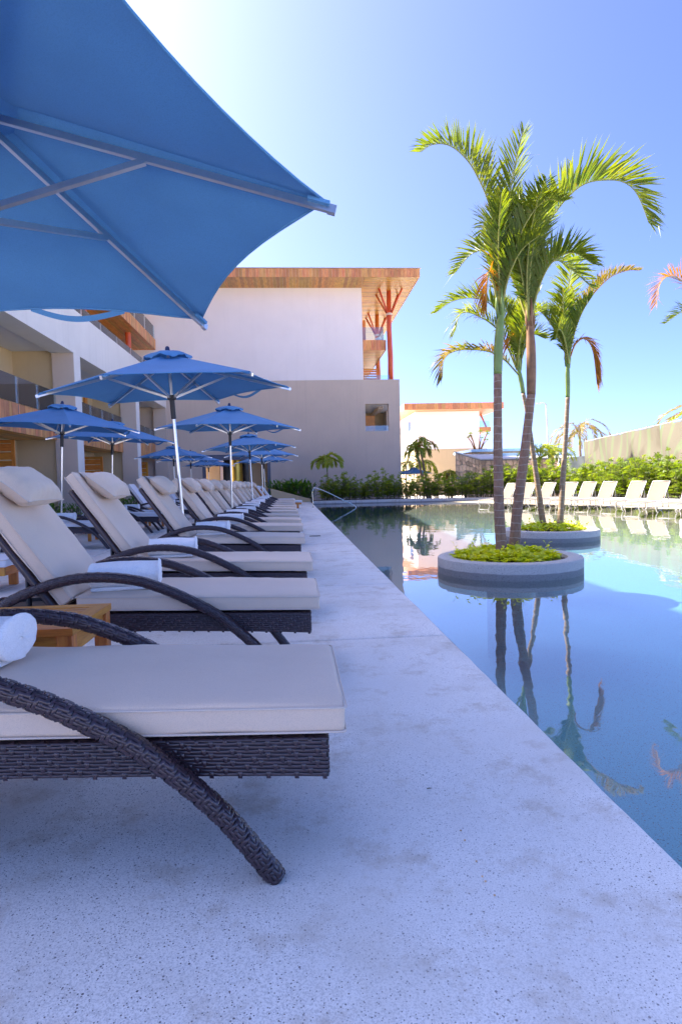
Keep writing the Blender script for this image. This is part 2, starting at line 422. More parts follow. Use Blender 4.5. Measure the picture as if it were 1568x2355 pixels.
M['banner'] = mat_plain('banner_fabric', (.42,.43,.34), .85, 0, .1, 3)
M['stone'] = mat_plain('cladding_stone', (.70,.46,.26), .85, 0, .3, 3, .5, 30, objvar=.45)
M['mortar'] = mat_plain('stone_mortar', (.28,.23,.18), .95)
M['leafprint'] = mat_plain('banner_leaf_print', (.40,.52,.32), .85)
M['canopy_pale'] = mat_plain('pale_blue_ledge', (.42,.62,.74), .2)
# ---------------------------------------------------------------- ground, deck, pool
GZ = -.62
POOL = [(1.02,-7),(16.2,-7),(16.0,4),(15.6,12),(15.0,18),(14.3,23),(13.4,27.2),(12.2,29.3),(10.4,30.7),(8.2,31.7),(5.5,32.4),(1.02,32.9)]
BEACH = [(14.0,-7),(13.6,6),(13.0,13),(12.1,18.2),(11.2,21.5),(10.2,24.4),(9.0,27.2),(8.0,29.6),(7.6,33.5)]
def seg_d(p, a, b):
    ax, ay = a; bx, by = b; dx, dy = bx-ax, by-ay; t = max(0, min(1, ((p[0]-ax)*dx+(p[1]-ay)*dy)/(dx*dx+dy*dy)))
    return math.hypot(p[0]-ax-dx*t, p[1]-ay-dy*t)
def beach_x(y):
    for a, b in zip(BEACH, BEACH[1:]):
        if a[1] <= y <= b[1]: return a[0]+(b[0]-a[0])*(y-a[1])/(b[1]-a[1])
    return BEACH[0][0] if y < 0 else BEACH[-1][0]
def beach_dist(x, y):
    d = min(seg_d((x,y), a, b) for a, b in zip(BEACH, BEACH[1:])); return d if x < beach_x(y) else -d
def offset_poly(poly, d):
    n = len(poly); out = []
    for i in range(n):
        a, b, c = Vector(poly[i-1]), Vector(poly[i]), Vector(poly[(i+1) % n])
        n1 = Vector(((b-a).y, -(b-a).x)).normalized(); n2 = Vector(((c-b).y, -(c-b).x)).normalized()
        m = (n1+n2).normalized(); out.append(tuple(b + m*(d/max(.3, m.dot(n1)))))
    return out
def ground():
    bm = bmesh.new(); hole = offset_poly(POOL, .2); outer = [(-900,-900),(900,-900),(900,1500),(-900,1500)]
    es = []
    for loop in (outer, hole):
        vs = [bm.verts.new((x,y,GZ)) for x,y in loop]; es += [bm.edges.new((vs[i], vs[(i+1) % len(vs)])) for i in range(len(vs))]
    bmesh.ops.triangle_fill(bm, edges=es, use_beauty=True)
    bmesh.ops.recalc_face_normals(bm, faces=bm.faces)
    me = bpy.data.meshes.new('ground'); bm.to_mesh(me); bm.free(); me.materials.append(M['ground'])
    o = bpy.data.objects.new('ground', me); col.objects.link(o); tag(o, None, None, None, 'structure')
ground()

deck = empty('pool_deck', (0,0,0)); tag(deck, None, None, None, 'structure')
ys = [-7, 4.07, 6.25, 8.45, 10.65, 12.85, 15.05, 17.25, 19.45, 21.65, 23.85, 26.05, 28.25, 30.45, 32.65, 36.0]
for (x0, x1) in ((-3.15, 1.02), (-7.3, -3.15)):
    for a, b in zip(ys, ys[1:]):
        g = .004; edge = x1 > 1
        def nose(p, hx=(x1-x0)/2, e=edge, yc=(a+b)/2):
            if e and p.x > hx-.04: p = p+Vector((.006*noise.noise(Vector((0,(p.y+yc)*1.1,0)))+.0035*noise.noise(Vector((3,(p.y+yc)*5.5,0))),0,.003*noise.noise(Vector((7,(p.y+yc)*3.1,0)))-.003))
            return p
        MB().rbox(((x0+x1)/2, (a+b)/2, GZ/2), ((x1-x0)/2-(g if not edge else 0), (b-a)/2-g, -GZ/2), .026 if edge else .006, 4, nose, 1, int((b-a)/.07) if edge else 1).build('deck_slab', M['deck'], deck, 40)
MB().rbox((1.026,12.9,-.105), (.024,19.9,.062), .012, 3).build('overflow_lip', M['kerb'], deck, 40)
MB().box(-7.3, -7, GZ, 1.0, 36, -.03).build('joint_bed', M['mortar'], deck)

# pool floor: a deep part and the shallow beach it rises to
def floor_z(x, y):
    d = beach_dist(x, y)
    if d < 0: return min(-.02, -.055 + (-d)*.02)
    t = min(1, d/5.2); return -.055 - 1.05*(t*t*(3-2*t))
mb = MB(); stp = .4; nx, ny = 40, 103; bl = []
for i in range(nx+1):
    for j in range(ny+1):
        x, y = .8+i*stp, -7.4+j*stp; mb.v.append((x, y, floor_z(x,y))); t = max(0, min(1, (5.0-beach_dist(x,y))/4.6)); bl.append(t*t*(3-2*t))
mb.f = [(i*(ny+1)+j, (i+1)*(ny+1)+j, (i+1)*(ny+1)+j+1, i*(ny+1)+j+1) for i in range(nx) for j in range(ny)]
pf = struct(mb, 'pool_floor', M['plaster'], 180); at_ = pf.data.attributes.new('beach', 'FLOAT', 'POINT'); at_.data.foreach_set('value', bl)
wl_ = offset_poly(POOL, .004); mb = MB(); n = len(wl_)
mb.add([(x,y,-1.5) for x,y in wl_]+[(x,y,-.3) for x,y in wl_], [(i, n+i, n+(i+1) % n, (i+1) % n) for i in range(n)])
struct(mb, 'pool_wall', M['plaster'])
wo = offset_poly(POOL, .15); wa = MB().prism(wo, -1.6, -.05)
struct(wa, 'pool_water', M['water'])

# kerb round the far side of the pool, in stones with open joints
kerb = empty('pool_kerb', (0,0,0)); tag(kerb, None, None, None, 'structure')
kp = even(spline([(16.2,-7,0),(16.0,4,0),(15.6,12,0),(15.0,18,0),(14.3,23,0),(13.4,27.2,0),(12.2,29.3,0),(10.4,30.7,0),(8.2,31.7,0),(5.5,32.4,0),(1.02,32.9,0)], 120), 42)
for i in range(len(kp)-1):
    a, b = kp[i], kp[i+1]; t = (b-a).normalized(); nrm = Vector((t.y,-t.x,0)); a2, b2 = a+t*.006, b-t*.006
    poly = [tuple((a2-nrm*0).xy), tuple((a2+nrm*.42).xy), tuple((b2+nrm*.42).xy), tuple((b2).xy)]
    MB().prism(poly, GZ, .12).build('kerb_stone', M['kerb'], kerb)
# planting beds
def strip(name, pts, w0, w1, z0, z1, mat):
    pts = [Vector(p) for p in pts]; L = []; Rr = []
    for i, p in enumerate(pts):
        t = (pts[min(i+1,len(pts)-1)]-pts[max(i-1,0)]).normalized(); nrm = Vector((t.y,-t.x,0)); L.append(tuple((p+nrm*w0).xy)); Rr.append(tuple((p+nrm*w1).xy))
    return struct(MB().prism(L+Rr[::-1], z0, z1), name, mat)
strip('planting_bed', kp, .44, 2.4, GZ, .06, M['soil'])
struct(MB().box(-7.98,-7,GZ,-7.31,39.5,.03), 'wall_bed', M['soil'])
struct(MB().box(-1.4,36.02,GZ,1.15,40.4,.10), 'corner_bed', M['soil'])
struct(MB().box(1.16,35.4,GZ,7.2,40.4,-.02), 'lawn_bed', M['soil'])
struct(MB().box(-7.97,36.02,GZ,-1.41,40.4,-.02), 'entrance_paving', M['ground'])
# sloping retaining wall beside the corner bed
tag(MB().add([(-1.3,35.85,0),(1.02,35.85,0),(1.02,35.85,.17),(-1.3,35.85,.84),(-1.3,36.0,0),(1.02,36.0,0),(1.02,36.0,.17),(-1.3,36.0,.84)],
    [(0,1,2,3),(5,4,7,6),(3,2,6,7),(1,5,6,2),(4,0,3,7),(0,4,5,1)]).build('retaining_wall', M['tan']), 'low tan retaining wall with sloping top at the far end of the deck', 'wall')

# ---------------------------------------------------------------- plank helpers
def plank_run(parent, p0, p1, width, run_dir, face_h, thick, mat, name='plank', gap=.008, jit=.004):
    """planks laid side by side from p0 towards p1; each is face_h long along run_dir"""
    p0, p1 = Vector(p0), Vector(p1); d = p1-p0; n = max(1, round(d.length/width)); wd = d.length/n; u = d.normalized()
    r_ = Vector(run_dir).normalized(); nn = u.cross(r_)
    hx = u*(wd/2-gap/2); hr = r_*(face_h/2); hn = nn*(thick/2)
    vs = [i*hx+j*hr+k*hn for i,j,k in ((-1,-1,-1),(1,-1,-1),(1,1,-1),(-1,1,-1),(-1,-1,1),(1,-1,1),(1,1,1),(-1,1,1))]
    me = MB().add(vs, [(0,3,2,1),(4,5,6,7),(0,1,5,4),(1,2,6,5),(2,3,7,6),(3,0,4,7)]).mesh(name, mat)
    for i in range(n):
        inst(name, me, parent, p0+u*(wd*(i+.5))+r_*(face_h/2)+nn*rnd.uniform(-jit, jit))

def slat_screen(name, label, x0, x1, y, z0, z1, group=None, ns=9, gap=.035):
    e = empty(name, ((x0+x1)/2, y, z0), 0, label, 'screen', group); hx = (x1-x0)/2; H = z1-z0; w = .11
    for s in (-1, 1): MB().box(s*hx-(w if s > 0 else 0), -.03, 0, s*hx+(w if s < 0 else 0), .03, H).build('stile', M['teak_z'], e)
    for z in (0, H-w): MB().box(-hx+w, -.028, z, hx-w, .028, z+w).build('rail', M['teak_x'], e)
    pit = (H-2*w)/ns; me = MB().box(-hx+w, -.012, gap/2, hx-w, .012, pit-gap/2).mesh('slat', M['teak_x'])
    for i in range(ns): inst('slat', me, e, (0, rnd.uniform(-.003,.003), w+pit*i))
    return e

# ---------------------------------------------------------------- left wing of the hotel
wing = empty('hotel_wing', (-9,14,0), 0, 'long pale hotel wing with concrete fins, balconies and wood upper floor on the left', 'building')
WO = Vector((-9,14,0))
def wpart(mb, name, mat, parent=None, smooth=None):
    mb.v = [tuple(Vector(p)-WO) for p in mb.v]; return mb.build(name, mat, parent or wing, smooth)
Y0 = 4.2
wpart(MB().box(-22,Y0,GZ,-11.6,41,13.75), 'core', M['tan'])
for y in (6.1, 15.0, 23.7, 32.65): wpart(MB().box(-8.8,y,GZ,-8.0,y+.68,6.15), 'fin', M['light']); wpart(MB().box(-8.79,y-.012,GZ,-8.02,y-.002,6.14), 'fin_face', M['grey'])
for y in (6.1, 15.0, 23.7, 32.65):
    wpart(MB().box(-11.6,y+.12,GZ,-8.81,y+.56,6.3), 'partition_wall', M['tan'])
wpart(MB().box(-8.82,Y0,6.152,-7.998,40.45,7.82), 'beam', M['light'])
wpart(MB().box(-11.6,Y0,6.25,-8.83,40.45,6.6), 'ceiling', M['ceil'])
wpart(MB().box(-11.6,Y0,7.3,-8.84,40.45,7.75), 'roof_terrace', M['light'])
wpart(MB().box(-11.6,Y0,GZ,-10.25,40.45,2.94), 'ground_floor_wall', M['tan'])
wpart(MB().box(-11.6,Y0,3.3,-10.26,40.45,6.24), 'first_floor_wall', M['tan'])
bays = [(6.8,14.98),(15.7,23.68),(24.4,32.63),(33.35,40.4)]
for k, (a, b) in enumerate(bays):
    s = wpart(MB().box(-10.24,a,3.0,-8.78,b,3.28), 'balcony_slab', M['ceil'])
    fas = empty('balcony_fascia', (0,0,0)); fas.parent = wing
    me_y0 = Vector((-8.74, max(a, 15.7), 2.93)) - WO
    plank_run(fas, me_y0, Vector((-8.74,b,2.93))-WO, .19, (0,0,1), .93, .03, M['wood'])
    sof = empty('balcony_soffit', (0,0,0)); sof.parent = wing
    if k: plank_run(sof, Vector((-10.2,a,2.965))-WO, Vector((-8.78,a,2.965))-WO, .2, (0,1,0), b-a, .03, M['wood_y'])
    # glass balustrade in panes with slim posts
    n = 5; step = (b-a)/n
    for i in range(n):
        wpart(MB().box(-8.715,a+i*step+.02,3.87,-8.70,a+(i+1)*step-.02,4.72), 'glass_pane', M['glass'])
        if i: wpart(MB().box(-8.725,a+i*step-.012,3.3,-8.695,a+i*step+.012,4.70), 'baluster', M['steel'])
    # door and frame on the back wall of the balcony and below
    wpart(MB().box(-10.25,a+.9,3.3,-10.14,a+1.15,5.7), 'door_frame', M['teak_z']); wpart(MB().box(-10.25,a+1.2,3.3,-10.2,a+3.6,5.6), 'window_pane', M['pane'])
    wpart(MB().box(-10.24,a+3.65,3.3,-10.13,a+3.9,5.7), 'door_frame', M['teak_z'])
    wpart(MB().box(-10.24,a+1.2,0,-10.19,a+4.2,2.5), 'window_pane', M['pane'])
    # wooden upright that carries the balcony doors, seen edge on
    wpart(MB().box(-9.9,b-2.3,3.3,-9.78,b-2.0,6.2), 'timber_post', M['teak_z'])
# low glass along the roof terrace, panes between small clips
for i in range(9):
    y = 18.0+i*2.5; wpart(MB().box(-8.215,y+.02,7.82,-8.20,y+2.48,8.32), 'glass_pane', M['glass'])
# upper storey: timber wall, doors, red logs, balcony, roof
upw = empty('timber_wall', (0,0,0)); upw.parent = wing
wpart(MB().box(-11.55,Y0,7.76,-10.6,40.45,13.74), 'upper_wall', M['wood'])
plank_run(upw, Vector((-10.57,26,7.8))-WO, Vector((-10.57,26,13.7))-WO, .19, (0,1,0), 14.4, .03, M['wood_y'])
for y in (27.0, 30.2, 33.2, 36.2, 38.9):
    for z in (7.85, 10.75):
        d = wpart(MB().box(-10.54,y,z,-10.44,y+1.15,z+2.0), 'timber_door', M['teak_z'])
        for i in range(4):
            o = MB().box(-10.43,y+.15,z+.2+i*.43,-10.405,y+1.0,z+.2+i*.43+.36); o.v = [tuple(Vector(p)-WO) for p in o.v]; o.build('slat', M['teak_y'], d)
bal = empty('upper_balcony', (0,0,0)); bal.parent = wing
wpart(MB().box(-10.55,Y0,9.95,-8.56,40.40,10.35), 'upper_slab', M['wood'])
plank_run(bal, Vector((-8.53,26,9.9))-WO, Vector((-8.53,40.40,9.9))-WO, .19, (0,0,1), .62, .03, M['wood'])
sof = empty('upper_soffit', (0,0,0)); sof.parent = wing
plank_run(sof, Vector((-10.5,26,9.93))-WO, Vector((-8.56,26,9.93))-WO, .19, (0,1,0), 14.3, .03, M['wood_y'])
wpart(MB().add([(-8.53,40.405,9.9),(-10.5,40.405,9.9),(-10.5,40.405,10.52),(-8.53,40.405,10.52),(-8.53,40.43,9.9),(-10.5,40.43,9.9),(-10.5,40.43,10.52),(-8.53,40.43,10.52)],[(0,1,2,3),(7,6,5,4),(0,4,5,1),(3,2,6,7),(0,3,7,4),(1,5,6,2)]), 'end_fascia', M['wood'])
for i in range(6): wpart(MB().box(-8.575,26+i*2.4+.02,10.36,-8.56,26+(i+1)*2.4-.03,11.35), 'glass_pane', M['glass'])
for y in (28.5, 36.1): wpart(MB().tube([(-9.15,y,7.75),(-9.13,y+.02,9.4),(-9.17,y,11.5),(-9.15,y,13.78)], [.17,.16,.165,.155], 12), 'log_column', M['redwood'], None, 180)
wpart(MB().box(-22,Y0,13.82,-7.0,38.38,14.36), 'roof', M['light'])
rf = empty('roof_fascia', (0,0,0)); rf.parent = wing
plank_run(rf, Vector((-6.98,Y0,13.80))-WO, Vector((-6.98,38.36,13.80))-WO, .3, (0,0,1), .54, .03, M['wood'])
rs = empty('roof_soffit', (0,0,0)); rs.parent = wing
plank_run(rs, Vector((-10.55,Y0,13.80))-WO, Vector((-7.0,Y0,13.80))-WO, .2, (0,1,0), 38.36-Y0, .03, M['wood_y'], 'soffit_board')

# ---------------------------------------------------------------- end block with the white gable wall
blk = empty('hotel_block', (0,46,0), 0, 'tall hotel block with blank white wall over taupe base and wooden eaves', 'building')
BO = Vector((0,46,0)); FY = 40.5
def bpart(mb, name, mat, parent=None, smooth=None, off=BO):
    mb.v = [tuple(Vector(p)-off) for p in mb.v]; return mb.build(name, mat, parent or blk, smooth)
bpart(MB().box(-11.5,FY,7.854,4.83,62,13.83), 'white_wall', M['white'])
# taupe base with an opening at the right end and the recessed entrance on the left
ox0, ox1, oz0, oz1 = 4.90, 6.46, 4.46, 6.25; ex0, ex1, ez = -5.85, -1.45, 3.05
g = MB()
g.box(-11.6,FY,GZ,ex0,FY+.4,7.85); g.box(-8.8,FY-.3,GZ,-8.0,FY-.002,6.14); g.box(ex0,FY,ez,ex1,FY+.4,7.85); g.box(ex1,FY,GZ,ox0,FY+.4,7.85)
g.box(ox0,FY,GZ,ox1,FY+.4,oz0); g.box(ox0,FY,oz1,ox1,FY+.4,7.85); g.box(ox1,FY,GZ,7.23,FY+.4,7.85)
g.box(6.95,FY+.4,GZ,7.229,46.4,oz0-.1); g.box(6.95,FY+.4,oz1,7.229,46.4,7.849); g.box(6.95,44.6,oz0-.1,7.229,46.4,oz1)
bpart(g, 'taupe_wall', M['grey'])
bpart(MB().box(-11.5,44.2,GZ,4.6,62,7.84), 'lower_core', M['grey'])
bpart(MB().box(4.6,46.0,GZ,6.94,62,7.84), 'lower_core', M['tan'])
bpart(MB().box(4.0,FY+.41,GZ,6.94,45.99,4.35), 'gallery_floor', M['light'])
bpart(MB().box(4.0,FY+.41,6.26,6.94,45.99,7.60), 'gallery_ceiling', M['ceil'])
bpart(MB().box(4.60,FY+.41,4.36,4.86,45.98,6.25), 'gallery_wall', M['tan'])
bpart(MB().box(5.02,43.0,4.36,5.86,43.08,5.75), 'timber_door', M['teak_z'])
bpart(MB().box(ox0+.01,FY+.1,4.47,ox1-.01,FY+.115,4.82), 'glass_pane', M['glass'])
bpart(MB().box(6.0,42.0,6.05,6.3,46,6.27), 'ceiling_beam', M['grey'])
# entrance
e = MB(); e.box(ex0-.02,43.2,GZ,ex1+.02,43.3,3.2); bpart(e, 'entrance_back_wall', M['pane'])
bpart(MB().box(-2.95,42.0,GZ,ex1-.01,43.1,3.04), 'entrance_side_wall', M['tan'])
bpart(MB().box(ex0+.01,42.2,GZ,-4.95,43.1,3.04), 'entrance_side_wall', M['tan'])
bpart(MB().box(ex0+.02,FY+.41,3.0,ex1-.02,43.19,3.12), 'entrance_ceiling', M['wood'])
bpart(MB().box(ex0,FY-.03,GZ,ex0+.2,FY+.2,2.75), 'entrance_post', M['frame_blue'])
bpart(MB().box(ex1-.2,FY-.03,GZ,ex1,FY+.2,2.75), 'entrance_post', M['frame_blue'])
bpart(MB().box(ex0,FY-.03,2.75,ex1,FY+.2,3.10), 'entrance_lintel', M['frame_blue'])
bpart(MB().tube([(-3.75,41.7,GZ),(-3.75,41.7,2.99)], .38, 20), 'gold_column', M['gold'], None, 40)
bpart(MB().box(-4.9,42.1,GZ,-4.72,42.3,2.9), 'door_jamb', M['white'])
# roof: deck, fascia and soffit boards
RX1, RY0, SZ = 8.28, 38.40, 13.84
bpart(MB().box(-11.5,RY0+.04,SZ+.03,RX1-.04,64,14.33), 'roof', M['light'])
bpart(MB().box(-11.5,RY0-.06,14.36,RX1+.06,64,14.40), 'roof_flashing', M['frame_white'])
fas = empty('fascia', (0,0,0)); fas.parent = blk
plank_run(fas, Vector((-6.0,RY0+.02,SZ-.01))-BO, Vector((RX1,RY0+.02,SZ-.01))-BO, .205, (0,0,1), .52, .035, M['wood'])
plank_run(fas, Vector((RX1-.02,RY0+.04,SZ-.01))-BO, Vector((RX1-.02,52,SZ-.01))-BO, .205, (0,0,1), .52, .035, M['wood'])
sof = empty('soffit', (0,0,0)); sof.parent = blk
plank_run(sof, Vector((-6.0,RY0+.05,SZ+.005))-BO, Vector((4.83,RY0+.05,SZ+.005))-BO, .205, (0,1,0), 2.10, .03, M['wood_y'], 'soffit_board')
plank_run(sof, Vector((4.84,RY0+.06,SZ+.008))-BO, Vector((4.84,61,SZ+.008))-BO, .19, (1,0,0), RX1-4.9, .03, M['wood_x'], 'soffit_board')
# balcony on the right flank and the red log columns
def branch_column(x, y, z0, z1, scale=1):
    c = bpart(MB().tube([(x,y,z0),(x+.02,y,z0+1.8),(x-.03,y,z0+3.6),(x,y,z1)], [.19,.175,.165,.15], 12), 'log_column', M['redwood'], None, 180)
    bpart(MB().lathe([(.0,z1-1.62),(.215,z1-1.62),(.215,z1-1.48),(.0,z1-1.48)], 14, x, y), 'collar', M['cushion'], None, 40)
    for dx, dy in ((-.75,-.55),(.80,-.55),(-.75,.85),(.75,.85)):
        bpart(MB().tube([(x+dx*.13,y+dy*.13,z1-1.55),(x+dx,y+dy,z1)], .065, 8), 'log_brace', M['redwood'], None, 180)
branch_column(6.75, 41.2, 7.62, SZ); branch_column(6.75, 47.0, 7.62, SZ)
bpart(MB().box(4.84,41.6,10.05,6.5,61,10.55), 'flank_slab', M['light'])
fl = empty('flank_fascia', (0,0,0)); fl.parent = blk
plank_run(fl, Vector((4.84,41.55,9.98))-BO, Vector((6.55,41.55,9.98))-BO, .17, (0,0,1), .70, .03, M['wood'])
plank_run(fl, Vector((6.53,41.55,9.98))-BO, Vector((6.53,56,9.98))-BO, .2, (0,0,1), .70, .03, M['wood'])
fs = empty('flank_soffit', (0,0,0)); fs.parent = blk
plank_run(fs, Vector((4.85,41.6,10.03))-BO, Vector((4.85,60.5,10.03))-BO, .19, (1,0,0), 1.66, .03, M['wood_x'], 'soffit_board')
bpart(MB().box(4.85,41.60,10.70,6.38,41.615,11.55), 'glass_pane', M['glass']); bpart(MB().box(6.38,41.62,10.70,6.395,50,11.55), 'glass_pane', M['glass'])
bpart(MB().box(4.9,FY+.08,7.86,6.6,FY+.095,8.15), 'glass_pane', M['glass'])
bpart(MB().box(4.84,44.2,10.56,5.5,44.3,12.7), 'timber_door', M['teak_z'])
bpart(MB().lathe([(0,10.56),(.17,10.56),(.22,10.95),(.2,10.97),(0,10.95)], 14, 6.15, 42.3), 'flower_pot', M['white'], None, 40)
s_ = slat_screen('slatted_screen', 'slatted wooden terrace screen under the right balcony of the white block', 4.95, 6.35, 44.5, 7.85, 9.30, None, 7, .05)
# screens on the ground floor of the left wing
slat_screen('slatted_screen', 'nearest slatted wooden screen on the ground floor terrace at far left', -10.22, -9.28, 21.4, -.0, 2.78)
slat_screen('slatted_screen', 'slatted wooden screen between the first and second concrete fins', -10.22, -9.0, 30.0, -.0, 2.60)
slat_screen('slatted_screen', 'slatted wooden screen beside the far corner of the wing', -10.0, -9.05, 39.3, -.0, 2.68)
struct(MB().box(-10.24,-7,GZ,-7.985,39.5,-.004), 'terrace_paving', M['ground'])

# ---------------------------------------------------------------- second building further back
b2 = empty('far_building', (17,78,GZ), 0, 'far white hotel building with wooden flat roof behind the stone terrace', 'building'); O2 = Vector((17,78,GZ))
def p2(mb, name, mat, parent=None): mb.v = [tuple(Vector(p)-O2) for p in mb.v]; return mb.build(name, mat, parent or b2)
S = 70/1406
def px(x, y=70): return (x-673)/1406*y
p2(MB().box(px(959),70,4.72,px(1110),92,9.05), 'white_wall', M['white'])
p2(MB().box(px(959)+.001,70.001,GZ,px(1128),91.9,4.7), 'tan_wall', M['tan'])
p2(MB().box(px(935,68),68,9.07,px(1169,68),96,9.75), 'roof', M['wood'])
r2 = empty('fascia', (0,0,0)); r2.parent = b2
plank_run(r2, Vector((px(935,68)-.02,67.97,9.05))-O2, Vector((px(1169,68),67.97,9.05))-O2, .42, (0,0,1), .72, .03, M['wood'])
plank_run(r2, Vector((px(935,68)-.04,68,9.05))-O2, Vector((px(935,68)-.04,95,9.05))-O2, .6, (0,0,1), .72, .03, M['wood'])
p2(MB().box(px(1111),73,6.9,px(1158),90,7.45), 'balcony', M['wood'])
p2(MB().box(px(1111),73.1,7.46,px(1155),73.13,8.2), 'glass_pane', M['glass'])
w2 = p2(MB().box(px(959)-.06,72.5,7.1,px(959)+.05,74.3,8.3), 'window', M['frame_white'])
q = MB().box(px(959)-.08,72.6,7.15,px(959)-.05,73.4,8.25); q.v = [tuple(Vector(p)-O2) for p in q.v]; q.build('pane', M['pane'], w2)
q = MB().box(px(959)-.08,73.5,7.15,px(959)-.05,74.2,8.25); q.v = [tuple(Vector(p)-O2) for p in q.v]; q.build('pane', M['pane'], w2)
p2(MB().box(px(959)-.05,79,4.9,px(959)+.05,80,8.0), 'tall_window', M['tan'])
p2(MB().tube([(px(1150),73.5,7.4),(px(1135),73.5,9.1)], .12, 6), 'log_brace', M['redwood'])

# ---------------------------------------------------------------- raised stone terrace
st = empty('stone_terrace', (16,47,GZ), 0, 'raised terrace clad in rough brown stone with pale blue water ledges', 'terrace'); O3 = Vector((16,47,GZ))
def p3(mb, name, mat, parent=None, smooth=None): mb.v = [tuple(Vector(p)-O3) for p in mb.v]; return mb.build(name, mat, parent or st, smooth)
A0, A1, A2 = (11.6,43.0), (14.4,46.0), (22.0,46.8); za, zb, zc = 3.04, 2.56, 2.58
p3(MB().add([(*A0,1.2),(*A1,GZ),(*A2,GZ),(24,60,GZ),(17.0,60,GZ),(*A0,za),(*A1,zb),(*A2,zc),(24,60,3.5),(17.0,60,3.6),(12.45,43.9,1.2),(12.45,43.9,GZ)],
   [(5,6,1,11,10,0),(6,7,2,1),(7,8,3,2),(8,9,4,3),(9,5,0,10,11,4),(5,9,8,7,6),(0,10,11,1)]), 'terrace_core', M['mortar'])
def stones(P00, P10, P01, P11, nu, nv, thick, skip=None):
    P00, P10, P01, P11 = map(Vector, (P00, P10, P01, P11)); nrm = (P10-P00).cross(P01-P00).normalized(); rr = random.Random(nu)
    J = {}
    def pt(i, j):
        if (i,j) not in J:
            a = i/nu + (rr.uniform(-.36,.36)/nu if 0 < i < nu else 0); b = j/nv + (rr.uniform(-.33,.33)/nv if 0 < j < nv else 0)
            J[(i,j)] = (P00*(1-a)+P10*a)*(1-b)+(P01*(1-a)+P11*a)*b
        return J[(i,j)]
    for i in range(nu):
        for j in range(nv):
            if skip and skip(i/nu, j/nv): continue
            q = [pt(i,j), pt(i+1,j), pt(i+1,j+1), pt(i,j+1)]; c = sum(q, Vector())/4
            if rr.random() < .35: q = q[:2] + [q[2].lerp(q[1], rr.uniform(.2,.4)), q[2].lerp(q[3], rr.uniform(.2,.4)), q[3]]
            q = [c+(p-c)*.94 for p in q]; t = thick*rr.uniform(.6,1.4); m = len(q)
            vs = [p-c for p in q] + [(p-c)*.93+nrm*t for p in q]
            o = MB().add(vs, [tuple(range(m,2*m))]+[(k,(k+1) % m,m+(k+1) % m,m+k) for k in range(m)]).build('stone', M['stone'], st); o.location = c - O3
stones((*A0,GZ), (*A1,GZ), (*A0,za-.06), (*A1,zb-.06), 8, 9, .05, lambda a, b: a < .3 and b < .45)
stones((*A1,GZ), (*A2,GZ), (*A1,zb-.06), (*A2,zc-.06), 18, 8, .05)
p3(MB().add([(11.5,42.95,za),(14.42,45.9,zb),(22.1,46.7,zc),(24,54,3.15),(15.0,54,3.3),(11.5,42.95,za+.08),(14.42,45.9,zb+.08),(22.1,46.7,zc+.08),(24,54,3.23),(15.0,54,3.38)],
   [(5,6,7,8,9),(0,1,6,5),(1,2,7,6),(2,3,8,7),(4,0,5,9),(3,4,9,8)]), 'coping', M['kerb'])
p3(MB().box(16.2,54.2,3.0,24.5,60,3.55), 'water_ledge', M['stone']); p3(MB().box(16.0,54.0,3.56,24.6,60,3.80), 'ledge_glass', M['sea_glass'] if 'sea_glass' in M else M['canopy_pale'])
p3(MB().box(17.4,50.6,2.9,24.0,53.0,3.25), 'water_ledge', M['canopy_pale'])
# ---------------------------------------------------------------- woven strands
def weave(mb, f, U, V_, nu, nv, top, lift=.0028, wu=.86, wv=.86, k_col=1.0, ext=.25):
    """f(u,v,w): surface point; strands along u are rows, strands along v are columns; top(i,j): True when the row runs over"""
    du, dv = U/nu, V_/nv
    def strip(u0, u1, v0, v1, along_u):
        st = []
        for k, (s, h) in enumerate(((0,.0),(.18,.9),(.82,.9),(1,.0))):
            for e, hh in ((0,.25),(.5,1),(1,.25)):
                if along_u: u = u0+(u1-u0)*s; v = v0+(v1-v0)*e
                else: v = v0+(v1-v0)*s; u = u0+(u1-u0)*e
                st.append(f(u, v, lift*(.15+h*hh)*(1 if along_u else k_col)))
        fs = []
        for k in range(3):
            for e in range(2): fs.append((k*3+e, k*3+e+1, (k+1)*3+e+1, (k+1)*3+e) if not along_u else (k*3+e, (k+1)*3+e, (k+1)*3+e+1, k*3+e+1))
        mb.add(st, fs)
    for j in range(nv):
        i = 0
        while i < nu:
            if top(i, j):
                a = i
                while i < nu and top(i, j) and i-a < 6: i += 1
                m = (1-wu)/2*dv
                strip((a-.25)*du, (i+.25)*du, j*dv+m, (j+1)*dv-m, True)
            else: i += 1
    for i in range(nu):
        j = 0
        while j < nv:
            if not top(i, j):
                a = j
                while j < nv and not top(i, j) and j-a < 6: j += 1
                m = (1-wv)/2*du
                strip(i*du+m, (i+1)*du-m, (a-ext)*dv, (j+ext)*dv, False)
            else: j += 1

